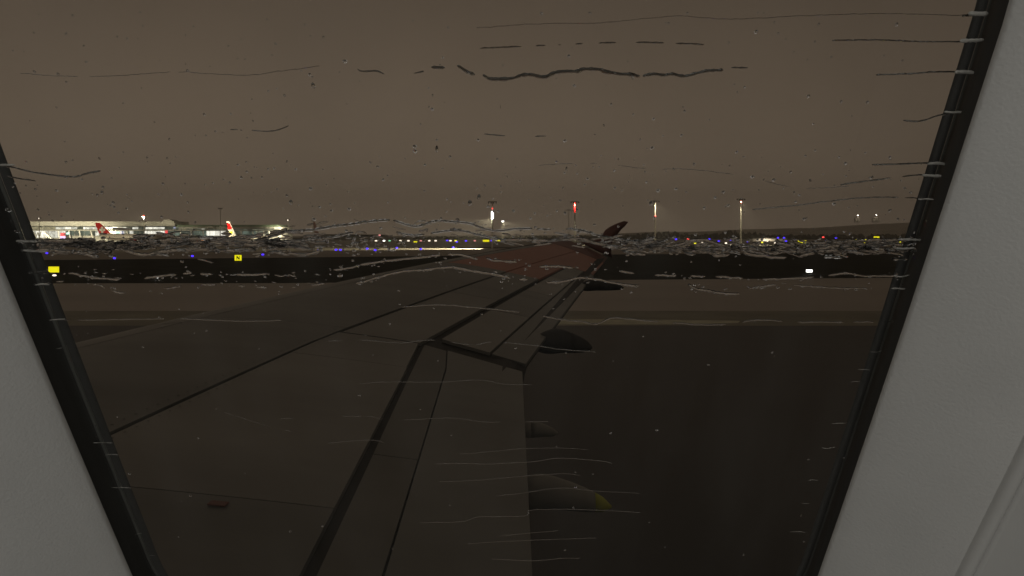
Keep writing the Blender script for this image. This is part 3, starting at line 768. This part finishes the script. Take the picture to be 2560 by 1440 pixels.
fairing('flap_track_fairing', 7.85, -.1, .83, .01, .15, M['fairing_dark'], None, .12)
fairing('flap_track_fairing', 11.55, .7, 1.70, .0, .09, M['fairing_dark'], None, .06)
# small dark shadowed fittings and the red placard on the skin
def patch(name, s0, s1, Y0, Y1, m, off=.01):
    return skin(name, s0, s1, Y0, Y1, m, off=off, gap=0, thick=.006, ns=3, ny=2)
patch('placard', .708, .724, 3.49, 3.53, M['placard'])
# fastener rows beside the panel joints
fb = MB()
def dots(s_, Y0, Y1, step):
    n_ = int((Y1 - Y0) / step)
    for k in range(n_):
        Y = Y0 + k * step; p = WP(s_, Y, .004); q = .006
        fb.add([p + Vector((-q, -q, 0)), p + Vector((q, -q, 0)), p + Vector((q, q, 0)), p + Vector((-q, q, 0))], [(0, 1, 2, 3)])
for s_ in (.15, .500, .530): dots(s_, 2.4, 10.8, .09)
fb.v = [q - wo for q in fb.v]
o = fb.build('fastener', M['wing_core'], wing, fix=False); tag(o, kind='stuff')

# ================================================================ CABIN WINDOW
O = Vector((0, .217, EYE)); U = Vector((1, 0, 0)); Nn = Vector((0, -1, -.6)).normalized(); V = Vector((0, -.6, 1)).normalized()
def WL(u, v_, h=0.0): return O + U * u + V * v_ + Nn * h
def pix2uv(px, py, h=0.0):
    dx = (px - 1280) / F; dz = (HZ - py) / F
    d = Vector((dx, 1, dz)); E_ = Vector((0, 0, EYE))
    t = (O + Nn * h - E_).dot(Nn) / d.dot(Nn)
    p = E_ + d * t - O
    return p.dot(U), p.dot(V)
def ring(o, h, n=24, uc=-.0145, hu=.1335):
    if h < -.009: uc = -.0128; hu = .1352
    vc = -.050; hv = .20; r = .09
    pts = []
    for q, (su, sv) in enumerate(((1, 1), (-1, 1), (-1, -1), (1, -1))):
        for k in range(n):
            th = math.pi / 2 * (q + k / (n - 1))
            cu, cv = su * (hu - r), sv * (hv - r)
            u = cu + (r + o) * math.cos(th); v_ = cv + (r + o) * math.sin(th)
            pts.append((u, v_))
    # add points along the straight sides and bow them slightly
    out_ = []
    for i, p in enumerate(pts):
        q = pts[(i + 1) % len(pts)]
        out_.append(p)
        if math.hypot(p[0] - q[0], p[1] - q[1]) > .05:
            for t in (.2, .4, .6, .8): out_.append((p[0] + (q[0] - p[0]) * t, p[1] + (q[1] - p[1]) * t))
    return [WL(uc + u * (1 + .016 * (1 - min(1, abs(v_ - .03) / .2) ** 2)), vc + v_, h) for u, v_ in out_]
win = empty('cabin_window', WL(-.0145, -.05, 0), 0, 'aircraft cabin window with grey plastic surround, black seal and wet pane', 'aircraft window')
wl = Vector(win.location)
def cbuild(rings, name, m, parent=win, cap=False):
    b = MB(); b.loft(rings, cap); b.v = [q - wl for q in b.v]
    o = b.build(name, m, parent, True, fix=False)
    return o
rv = [ring(o, h) for o, h in ((0, -.0012), (0, 0), (.0006, .0008), (.004, .0035), (.010, .0075), (.018, .0125), (.026, .0168), (.0310, .0188), (.0342, .0191))]
cbuild(rv, 'reveal', M['plastic'])
bd = [ring(.0342 + .0026 * (1 - math.cos(a)), .0191 + .0028 * math.sin(a)) for a in [math.pi * k / 8 for k in range(9)]]
cbuild(bd, 'trim_bead', M['plastic2'])
gr = [ring(o, h) for o, h in ((.0394, .0191), (.0396, .0184), (.0402, .0184), (.0405, .0194), (.042, .0200))]
cbuild(gr, 'groove', M['plastic2'])
sl = [ring(o, h, uc=c_) for o, h, c_ in ((.0008, -.0004, -.0145), (.0005, -.004, -.0145), (.0002, -.0085, -.0145), (-.0002, -.0112, -.0146), (-.0006, -.0118, -.0147))]
cbuild(sl, 'seal', M['rubber'])
lp = [ring(-.0006 - .0006 * (1 - math.cos(a)), -.0118 + .0007 * math.sin(a), uc=-.0147) for a in [math.pi * k / 6 for k in range(7)]]
cbuild(lp, 'seal_lip', M['lip'])
lp2 = [ring(o, h, uc=-.0147) for o, h in ((-.0018, -.0119), (-.0036, -.0122), (-.0040, -.0134))]
cbuild(lp2, 'outer_gasket', M['rubber'])
# pane as a closed slab
a1 = ring(-.0001, -.0062); a2 = ring(-.0001, -.0068)
b = MB(); b.loft([a1, a2], True); b.v = [q - wl for q in b.v]; b.build('pane', M['pane'], win, False)

# cabin side wall and the rest of the cabin behind the viewer
def bigrect(h, e):
    base = ring(.042, .02); out_ = []
    c = WL(-.0145, -.05, .02)
    for p in base:
        d = p - c; du, dv = d.dot(U), d.dot(V)
        k = e / max(abs(du), abs(dv)); out_.append(WL(-.0145 + du * k, -.05 + dv * k, h))
    return out_
b = MB(); b.loft([ring(.042, .0200), ring(.06, .0205), ring(.12, .021), bigrect(.021, .8)], False)
tag(b.build('cabin_wall', M['plastic2'], None, True, fix=False), kind='structure')
b = MB()
P = [WL(-.0145 + a * .8, -.05 + c * .8, h) for h in (.021, 1.4) for a, c in ((-1, -1), (1, -1), (1, 1), (-1, 1))]
b.add(P, [(4, 5, 6, 7), (0, 1, 5, 4), (1, 2, 6, 5), (2, 3, 7, 6), (3, 0, 4, 7)])
tag(b.build('cabin_ceiling', M['lining'], None, False, fix=False), kind='structure')
al = bpy.data.lights.new('cabin_light', 'AREA'); al.shape = 'RECTANGLE'; al.size = 1.3; al.size_y = .7; al.energy = 2.5; al.color = (1.0, .975, .93)
ao = bpy.data.objects.new('cabin_light', al); C.objects.link(ao)
ao.location = WL(-.05, .45, .75)
ao.rotation_euler = (WL(0, -.08, .0) - ao.location).to_track_quat('-Z', 'Y').to_euler()

# ================================================================ RAIN ON THE PANE
H0 = -.00686          # outer face of the pane
MM = 1.166 * .224 / F * .92   # about one photo pixel on the pane
SAG_DOWN = [(.5, 0), (.3, .12), (.1, .25), (-.1, .375), (-.28, .47), (-.41, .49), (-.48, .34), (-.5, 0)]
DARK = [(.5, 0), (.3, .14), (.1, .272), (-.1, .40), (-.3, .52), (-.44, .585), (-.475, .3), (-.49, 0)]
FLAT = [(.5, 0), (.40, .07), (.2, .125), (-.1, .14), (-.35, .09), (-.5, 0)]
SAG_UP = [(.5, 0), (.47, .22), (.38, .36), (.25, .42), (.05, .36), (-.15, .24), (-.35, .10), (-.5, 0)]
def blob_rings(pts, ws, hr=.5, prof=None):
    """pts: (u,v) centre line, ws: widths in metres"""
    rings = []; K = 8
    for i, (p, w) in enumerate(zip(pts, ws)):
        a = pts[max(i - 1, 0)]; c = pts[min(i + 1, len(pts) - 1)]
        d = Vector((c[0] - a[0], c[1] - a[1])); d.normalize() if d.length > 0 else None
        nn = Vector((-d.y, d.x))
        rg = []
        if prof:
            for a_, h_ in prof:
                q = nn * (a_ * w); rg.append(WL(p[0] + q.x, p[1] + q.y, H0 - h_ * w - 1e-6))
        else:
            for k in range(K + 1):
                th = math.pi * k / K
                q = nn * (math.cos(th) * w / 2)
                rg.append(WL(p[0] + q.x, p[1] + q.y, H0 - hr * w * math.sin(th)))
        rings.append(rg)
    return rings
def smooth_path(P, step):
    out_ = []
    for i in range(len(P) - 1):
        p0 = P[max(i-1, 0)]; p1 = P[i]; p2 = P[i+1]; p3 = P[min(i+2, len(P)-1)]
        n_ = max(1, int(math.hypot(p2[0]-p1[0], p2[1]-p1[1]) / step))
        for k in range(n_):
            t = k / n_
            out_.append(tuple(.5 * ((2*p1[j]) + (-p0[j]+p2[j])*t + (2*p0[j]-5*p1[j]+4*p2[j]-p3[j])*t*t + (-p0[j]+3*p1[j]-3*p2[j]+p3[j])*t**3) for j in (0, 1)))
    out_.append(P[-1]); return out_
def streak_into(b, P, w, gap=.3, seed=0, rough=1.0, hr=.5, prof=None):
    pp = smooth_path(P, 3.0)
    # small wander
    pp = [(x, y + rough * 1.6 * noise.noise((x * .05, seed * 3.1, 0)) + rough * .9 * noise.noise((x * .21, seed * 7.7, 5))) for x, y in pp]
    fac = []
    for i, (x, y) in enumerate(pp):
        g_ = noise.noise((x * .022, seed * 1.7, 3)) * .5 + .5
        d_ = noise.noise((x * .12, seed * 2.3, 9)) * .5 + .5
        val = .55 + .9 * d_ if g_ > gap else 0
        fac.append(val)
    seg = []
    def flush(seg):
        if len(seg) < 3: return
        n_ = len(seg); uv = [pix2uv(x, y, H0) for x, y, _ in seg]
        ws = []
        for i, (_, _, f_) in enumerate(seg):
            e = min(i, n_ - 1 - i); tap = min(1, (e + .12) / 2.5)
            ws.append(w * MM * f_ * math.sqrt(tap))
        b.loft(blob_rings(uv, ws, hr, prof))
    for (x, y), f_ in zip(pp, fac):
        if f_ > 0: seg.append((x, y, f_))
        else: flush(seg); seg = []
    flush(seg)
def water_build(b, name, m=None):
    c = sum(b.v, Vector()) / max(1, len(b.v))
    b.v = [q - c for q in b.v]
    o = b.build(name, m or M['water'], None, True)
    o.location = c
    return o
STREAKS = [
 ('long dark wavy rain streak high across the sky, right piece', [(1607,190),(1635,185),(1660,188),(1680,185),(1703,190),(1720,189),(1750,181),(1770,177),(1808,175)], 7, -.1, .4),
 ('longest dark wavy rain streak across the upper sky', [(1207,187),(1225,197),(1260,198),(1285,195),(1305,188),(1330,187),(1345,191),(1366,192),(1385,183),(1410,179),(1445,178),(1460,173),(1500,174),(1512,179),(1550,185),(1575,186),(1600,192)], 8, -1, .3),
 ('short sloping dark streak at the left start of the longest one', [(1143,163),(1165,178),(1187,187)], 7, -1, .3),
 ('short flat dark streak dash left of the longest one', [(1078,168),(1095,169),(1112,169)], 7, -1, .1),
 ('row of dark dashes trailing left from the longest streak', [(893,172),(905,178),(940,178),(965,186),(1010,188),(1060,178)], 4.5, .48, .5),
 ('row of dark dashes trailing right from the longest streak', [(1828,169),(1850,169),(1870,170)], 4.5, .4, .5),
 ('thin pale streak nearest the top of the pane', [(1190,70),(1340,60),(1500,57),(1640,44),(1700,40),(1830,48),(2000,40),(2200,34),(2400,38),(2472,33)], 3.0, .2, 1),
 ('thick streak end over the seal, topmost on the right', [(2405,40),(2440,36),(2472,33)], 8, -1, .2),
 ('dotted streak second from the top of the pane', [(1200,121),(1380,113),(1490,108),(1580,106),(1650,107),(1780,112)], 4.5, .45, .6),
 ('thin streak reaching the right seal, second from the top', [(2080,101),(2200,100),(2300,104),(2400,104),(2460,101)], 4, .25, .6),
 ('faint streak high on the left of the sky', [(50,183),(150,190),(280,190),(430,180),(520,184),(620,188),(700,178),(800,165)], 2.6, .25, 1),
 ('thin streak reaching the right seal, third from the top', [(2190,187),(2280,184),(2330,180),(2390,180),(2442,184)], 5, .15, .6),
 ('slanting streak on the right seal above the pair', [(2258,301),(2300,303),(2350,288),(2414,276)], 5, .15, .6),
 ('upper one of a close streak pair at the right seal', [(2180,412),(2260,410),(2310,408),(2370,409)], 5.5, .25, .4),
 ('lower one of a close streak pair at the right seal', [(2100,462),(2150,455),(2270,440),(2310,437),(2360,440)], 5, .25, .5),
 ('faint streak right of centre above the masts', [(1880,524),(2000,512),(2100,500),(2200,493),(2340,497)], 4, .28, .7),
 ('dotted faint streak left above the terminal', [(575,324),(620,325),(680,328),(722,314)], 3.6, .4, .6),
 ('very faint dotted streak left of centre sky', [(370,350),(440,346),(560,330)], 2.8, .5, .6),
 ('dotted streak in the middle of the sky', [(1165,329),(1240,338),(1320,341),(1420,338),(1490,336)], 4, .5, .6),
 ('streak starting on the left seal, upper of two', [(0,413),(40,420),(90,432),(180,442),(215,434),(252,427)], 5.5, .2, .6),
 ('streak starting on the left seal, lower of two', [(18,440),(50,447),(90,452)], 4.5, -.1, .6),
 ('faint dotted streak above the wing tip sky', [(1320,415),(1480,408),(1620,422),(1720,423),(1860,440),(2000,470),(2160,462)], 2.8, .42, .7),
 ('crest shaped streak above the distant lamp row, left half', [(640,602),(690,588),(720,578),(780,575),(840,565),(880,560),(930,553),(975,550)], 7, .12, .8),
 ('crest shaped streak above the distant lamp row, right half', [(983,551),(1025,564),(1050,564),(1085,553),(1130,554),(1170,558),(1200,568),(1240,577),(1290,572),(1330,572)], 6, .18, .8),
 ('thin streak running into the winglet from the left', [(1330,573),(1400,573),(1450,575),(1500,590),(1560,600),(1600,605)], 6, 0.3, .9),
 ('second crest streak below, over the far airliner', [(700,603),(760,599),(830,592),(870,584),(884,581)], 6, .1, .8),
 ('streak falling towards the lamp mast foot', [(990,580),(1030,588),(1070,584),(1100,580),(1150,577),(1200,588),(1240,597),(1265,601)], 5.5, .2, .6),
 ('streak lying along the top edge of the wing', [(1250,601),(1300,599),(1350,602),(1400,600),(1455,598),(1490,608),(1545,622)], 8, .1, .7),
 ('upper wavy streak over the terminal foot', [(38,603),(80,604),(150,602),(220,605),(300,612),(360,606),(430,600),(520,597),(600,600),(650,607),(700,600),(760,603)], 10, 0.34, 2),
 ('middle wavy streak over the terminal apron', [(90,612),(170,613),(250,620),(330,615),(420,612),(500,606),(590,612),(700,610)], 9, .2, 2.2),
 ('lower wavy streak over the terminal apron', [(50,627),(100,625),(150,628),(200,632),(250,629),(310,627),(360,638),(400,630),(480,623),(560,627),(640,622),(720,618)], 10, 0.32, 2),
 ('upper wavy streak along the lights right of the winglet', [(1560,604),(1640,607),(1700,604),(1760,600),(1800,613),(1860,620),(1900,607),(1980,612),(2050,608),(2100,603),(2200,601),(2308,598)], 9, 0.34, 2),
 ('middle wavy streak along the lights right of the winglet', [(1540,622),(1600,619),(1700,622),(1790,622),(1900,622),(2000,628),(2100,613),(2180,612)], 8, .2, 2),
 ('lower wavy streak along the lights right of the winglet', [(1560,628),(1650,623),(1760,630),(1800,640),(1850,632),(1900,640),(1980,643),(2030,632),(2080,628),(2150,620),(2230,623),(2290,621)], 9, 0.34, 1.8),
 ('wavering pale streak just under the left yellow sign', [(70,682),(130,680),(180,684),(240,695),(330,700),(390,692),(430,688),(480,683)], 6.5, 0.4, 1),
 ('dotted streak through the dark grass left of the wing', [(500,684),(560,687),(640,687),(720,683),(800,680),(880,668),(900,664)], 6, 0.52, 1),
 ('rising streak crossing the wing leading edge', [(900,662),(970,652),(1040,645),(1110,637),(1150,637),(1195,649)], 7, 0.38, .8),
 ('broken streak across the red wing skin', [(1215,645),(1240,652),(1290,655),(1330,665),(1400,667),(1440,670),(1480,667),(1520,675)], 6.5, 0.46, 1),
 ('streak on the dark grass right of the wing', [(1520,673),(1600,685),(1700,690),(1800,692),(1900,698),(2000,695),(2060,690),(2120,683),(2160,690),(2275,690)], 6, 0.44, 1),
 ('second streak below the left yellow sign', [(85,710),(180,708),(240,712),(310,733),(430,720),(470,712),(560,713),(650,718),(700,722),(760,715),(820,708)], 5.5, 0.52, 1),
 ('bright rising streak on the wing root side', [(890,710),(940,695),(1000,680),(1060,675),(1100,670),(1135,668)], 7, 0.3, .8),
 ('bright falling streak over the middle of the wing', [(1130,668),(1180,677),(1230,685),(1280,695),(1340,702)], 8, 0.36, .7),
 ('broken streak past the outer flap fairing', [(1365,706),(1400,705),(1450,695),(1500,700),(1560,712),(1600,714)], 6.5, .35, .8),
 ('short bright streak on the runway right of the wing', [(1720,710),(1740,722),(1770,727),(1800,733),(1850,735)], 7, .1, .5),
 ('dotted streak on the runway near the right seal', [(1870,722),(1950,712),(2050,718),(2150,722),(2267,722)], 5, 0.52, .8),
 ('faint streak across the leading edge on the left', [(120,799),(200,800),(440,797),(600,803),(720,800)], 3.5, .35, .6),
 ('long dim streak along the taxiway edge line', [(1330,785),(1410,800),(1450,803),(1490,810),(1530,795),(1600,800),(1690,808),(1800,812),(1900,800),(2000,805),(2235,805)], 5, 0.42, .8),
 ('dim streak on the wing skin above the spoilers', [(1000,768),(1100,762),(1200,770),(1300,780)], 4, .25, .6),
 ('dark streak crossing the spoiler corner', [(820,853),(900,850),(1000,857),(1080,850),(1180,862),(1230,855),(1330,863),(1400,873),(1490,880)], 5, 0.36, .6),
 ('dark streak below the spoiler corner', [(900,960),(960,955),(1100,955),(1200,950),(1260,960),(1330,962)], 4, .22, .5),
 ('thin streak across the inner wing, upper', [(640,1052),(700,1047),(900,1040),(980,1050),(1130,1045),(1220,1055),(1400,1053)], 4.5, 0.42, .6),
 ('thin streak over the small fairing', [(1150,1135),(1225,1129),(1300,1122),(1400,1120),(1470,1124)], 4, .2, .5),
 ('dark streak between the two lower fairings', [(1090,1160),(1160,1158),(1210,1160),(1330,1154),(1400,1145),(1500,1152),(1530,1158)], 5.5, .05, .5),
 ('thin streak over the yellow tipped fairing, upper', [(1100,1204),(1200,1200),(1310,1190),(1400,1184),(1450,1188)], 4.2, .15, .5),
 ('thin streak over the yellow tipped fairing, lower', [(1240,1240),(1310,1232),(1400,1220),(1500,1228),(1600,1233)], 4.2, .15, .5),
 ('long streak just under the yellow tipped fairing', [(1050,1306),(1150,1304),(1200,1292),(1310,1290),(1330,1275),(1450,1274),(1600,1281)], 5, .05, .5),
 ('thin streak third from the bottom by the flap edge', [(1250,1340),(1320,1333),(1395,1327)], 4, -.1, .4),
 ('thin streak second from the bottom by the flap edge', [(1170,1360),(1250,1354),(1400,1348),(1490,1345)], 4.2, .1, .4),
 ('lowest streak by the flap edge', [(1228,1397),(1330,1402),(1400,1396),(1450,1395)], 5, -.1, .4),
 ('dim streak low on the inner wing, left', [(820,1108),(920,1100),(960,1106)], 4, .1, .4),
 ('dim wandering streak on the left wing skin', [(560,1030),(660,1062),(780,1090),(880,1105)], 3.4, 0.5, .5),
]
for i, (lab, P, w, gap, rough) in enumerate(STREAKS):
    ym = sum(p[1] for p in P) / len(P)
    prof = DARK if ym < 540 or ym > 840 else SAG_DOWN if ym < 596 else FLAT if ym > 760 else SAG_UP
    if i in (0, 1, 2, 3): w *= 1.0
    elif ym < 540 and w <= 3.4: w *= .5
    elif ym < 540: w *= .8
    elif ym > 840: w *= .6
    b = MB(); streak_into(b, P, w * (1 if ym < 760 else .9), gap, seed=i + 1, rough=rough, prof=prof, hr=.5 if ym < 640 else .1)
    if b.v:
        o = tag(water_build(b, 'rain_streak'), lab, 'rain streak', 'rain streaks blown across the pane')
        if prof is DARK:
            md = o.modifiers.new('crest', 'EDGE_SPLIT'); md.split_angle = R(42)
mw = bpy.data.materials.new('rain_water_glint'); mw.use_nodes = True
n = mw.node_tree.nodes; l = mw.node_tree.links; n.clear()
o_ = n.new('ShaderNodeOutputMaterial'); g_ = n.new('ShaderNodeBsdfGlass'); d_ = n.new('ShaderNodeBsdfDiffuse'); x_ = n.new('ShaderNodeMixShader')
g_.inputs['IOR'].default_value = 1.333; g_.inputs['Roughness'].default_value = .05; d_.inputs['Color'].default_value = (.75, .73, .68, 1); x_.inputs[0].default_value = .55
l.new(g_.outputs[0], x_.inputs[1]); l.new(d_.outputs[0], x_.inputs[2]); l.new(x_.outputs[0], o_.inputs['Surface'])
M['glint_water'] = mw  # pale diffuse share stands in for light caught by the water
# short streak ends standing over the seal: each end is its own little run of water
ENDS = [(2446, 34, 50, 9), (2430, 102, 60, 8), (2415, 181, 58, 7.5), (2386, 280, 52, 5), (2344, 409, 52, 7), (2332, 439, 56, 6), (2318, 497, 44, 4.5), (2274, 598, 60, 6), (2262, 622, 48, 6), (2254, 690, 40, 4), (2246, 722, 36, 4.5),
 (18, 413, 40, 5), (66, 604, 54, 6), (88, 627, 60, 6), (106, 711, 36, 5), (143, 799, 40, 3.5)]
for px, py in ((150,872),(190,950),(222,1035),(262,1108),(283,1137),(303,1220),(345,1310),(352,1335),(377,1388),
               (2215,805),(2205,853),(2192,880),(2165,925),(2140,955),(2118,1018),(2098,1060),(2068,1120),(2036,1200),(2016,1260),(1996,1330)):
    if rnd.random() < .62: ENDS.append((px + rnd.uniform(-5, 5), py, rnd.uniform(14, 50), rnd.uniform(1.1, 2.3)))
words = 'topmost second third fourth fifth sixth seventh eighth ninth tenth eleventh twelfth thirteenth fourteenth fifteenth sixteenth seventeenth eighteenth nineteenth twentieth twenty-first twenty-second'.split()
for side in ('left', 'right'):
    es = sorted([e for e in ENDS if (e[0] < 1000) == (side == 'left')], key=lambda e: e[1])
    for k, (px, py, L_, w_) in enumerate(es):
        b = MB()
        streak_into(b, [(px - L_ * .5, py + rnd.uniform(-2, 2)), (px, py + rnd.uniform(-2, 2)), (px + L_ * .5, py + rnd.uniform(-3, 3))], w_, -1, seed=50 + k + (30 if side == 'left' else 0), rough=.4, hr=.35)
        tag(water_build(b, 'rain_streak', M['glint_water']), 'pale water end over the %s window seal, %s%s' % (side, words[k], ' of them' if k == 0 else ' from the top'), 'rain streak', 'pale water ends on the %s seal' % side)

def drop(b, px, py, w, h, ang=0.0, hr=.42):
    lean = (-.28 if py < 600 else .2) * h * MM
    u, v_ = pix2uv(px, py, H0); rings = []
    K, Lr = 10, 4
    ca, sa = math.cos(ang), math.sin(ang)
    wob = [rnd.uniform(.8, 1.15) for _ in range(K)]
    for j in range(Lr + 1):
        t = j / Lr; rr = math.cos(t * math.pi / 2 * .94); hh = math.sin(t * math.pi / 2)
        rg = []
        for k in range(K):
            th = 2 * math.pi * k / K
            a = w / 2 * MM * rr * math.cos(th) * wob[k]; c = h / 2 * MM * rr * math.sin(th) * wob[k]
            rg.append(WL(u + a * ca - c * sa, v_ + a * sa + c * ca + lean * t, H0 - hr * min(w, h) * MM * hh))
        rings.append(rg)
    b.loft(rings)
BIG = [(1175,507,10,15,'round dark raindrop left of the nearest mast top'), (1197,493,8,15,'tall dark raindrop beside the round one'), (1092,373,6,16,'narrow upright dark raindrop in the middle sky'),
 (1037,366,9,9,'upper of two stacked dark raindrops'), (1037,378,9,9,'lower of two stacked dark raindrops'), (727,506,9,12,'slanting dark raindrop right above the terminal end'), (777,472,8,8,'dark raindrop higher right of the terminal end'),
 (283,507,8,9,'dark raindrop above the terminal roof'), (255,481,6,9,'small dark raindrop up left of the terminal roof drop'), (862,153,10,7,'flat dark raindrop left of the long dark streak'), (783,214,8,14,'curved dark raindrop below the flat one'),
 (850,690,13,11,'largest pale raindrop on the dark grass beside the wing'), (430,689,8,8,'round pale raindrop on the left dark grass'), (20,525,13,11,'pale raindrop on the black left seal'), (42,579,13,7,'lower pale raindrop on the black left seal'),
 (1627,508,8,12,'dark raindrop by the winglet mast top'), (1442,525,7,10,'dark raindrop touching the red topped mast'), (1690,472,7,6,'dark raindrop up right of the winglet mast'), (1808,480,7,8,'dark raindrop left of the rightmost mast top'), (2012,547,12,8,'dark raindrop cluster above the right sign')]
for px, py, w, h, lab in BIG:
    b = MB(); drop(b, px, py, w, h, rnd.uniform(-.3, .3), .5)
    tag(water_build(b, 'raindrop'), lab, 'raindrop', 'single raindrops on the pane')
# uncountable fine droplets and broken film between the streaks
b = MB()
for i in range(560):
    px = rnd.uniform(30, 2340); py = rnd.choice((rnd.uniform(30, 560), rnd.uniform(380, 560), rnd.uniform(560, 1400)))
    if py > 760 and rnd.random() < .5: continue
    s_ = rnd.choice((2.2, 2.8, 3.2, 3.8, 4.6, 5.6)); drop(b, px, py, s_ * rnd.uniform(.8, 1.5), s_ * rnd.uniform(.8, 1.6), rnd.uniform(-.6, .6), .5)
for i in range(420):   # droplets hugging the streaks
    lab, P, w, gap, rough = STREAKS[rnd.randrange(22, 45)]
    k = rnd.randrange(len(P) - 1); t = rnd.random()
    px = P[k][0] + (P[k+1][0] - P[k][0]) * t; py = P[k][1] + (P[k+1][1] - P[k][1]) * t + rnd.gauss(0, 7)
    s_ = rnd.choice((2.5, 3.5, 4.5, 6)); drop(b, px, py, s_ * rnd.uniform(.9, 1.6), s_, rnd.uniform(-.6, .6), .45)
for i in range(280):   # small steep beads, dark above and bright below
    px = rnd.choice((rnd.uniform(60, 1060), rnd.uniform(1500, 2290))); py = rnd.gauss(611, 14)
    s_ = rnd.uniform(3, 6.5); drop(b, px, py, s_ * rnd.uniform(.8, 1.3), s_ * rnd.uniform(.8, 1.5), rnd.uniform(-.5, .5), .55)
for i in range(150):   # fatter beads standing in the two wet bands
    px = rnd.choice((rnd.uniform(60, 1000), rnd.uniform(1540, 2290))); py = rnd.gauss(614, 12)
    s_ = rnd.uniform(5, 9.5); drop(b, px, py, s_ * rnd.uniform(.8, 1.9), s_, rnd.uniform(-.5, .5), rnd.uniform(.2, .45))
tag(water_build(b, 'fine_droplets'), 'fine droplets of rain scattered over the pane', 'droplets', kind='stuff')
b = MB()
def film(n_, x0, x1, yf, sp_, wr, lr):
    for i in range(n_):
        px = rnd.uniform(x0, x1); py = yf(px) + rnd.gauss(0, sp_)
        L_ = rnd.uniform(*lr); sl_ = rnd.uniform(-.28, .28)
        streak_into(b, [(px, py), (px + L_ * .5, py + sl_ * L_ * .5 + rnd.uniform(-2, 2)), (px + L_, py + sl_ * L_)], rnd.uniform(*wr), -1, seed=rnd.random() * 90, rough=1.0, hr=rnd.choice((.14, .2, .3)), prof=rnd.choice((None, SAG_UP, SAG_UP, SAG_UP, FLAT, SAG_UP, SAG_DOWN)))
film(180, 90, 790, lambda x: 611 - max(0, x - 450) * .012, 12, (4, 8.5), (16, 60))
film(30, 700, 1250, lambda x: 585, 12, (3, 6), (10, 34))
film(26, 1250, 1560, lambda x: 592 + (x - 1250) * .05, 8, (4, 7), (14, 50))
film(140, 1540, 2250, lambda x: 618, 9.0, (4, 8), (14, 56))
film(22, 100, 800, lambda x: 690, 9, (3, 5), (8, 24))
tag(water_build(b, 'water_film'), 'broken film of rainwater between the streaks', 'water', kind='stuff')

# ================================================================ MIST
b = MB(); b.box(-4600, 4600, -400, 4700, -1.0, 260)
hz = b.build('haze', None)
hm = bpy.data.materials.new('night_mist'); hm.use_nodes = True
n = hm.node_tree.nodes; l = hm.node_tree.links; n.clear()
o_ = n.new('ShaderNodeOutputMaterial'); pv = n.new('ShaderNodeVolumePrincipled')
pv.inputs['Color'].default_value = (1.0, .98, .95, 1); pv.inputs['Density'].default_value = .00020; pv.inputs['Anisotropy'].default_value = 0.2
l.new(pv.outputs[0], o_.inputs['Volume'])
hz.data.materials.append(hm)
tag(hz, kind='stuff')
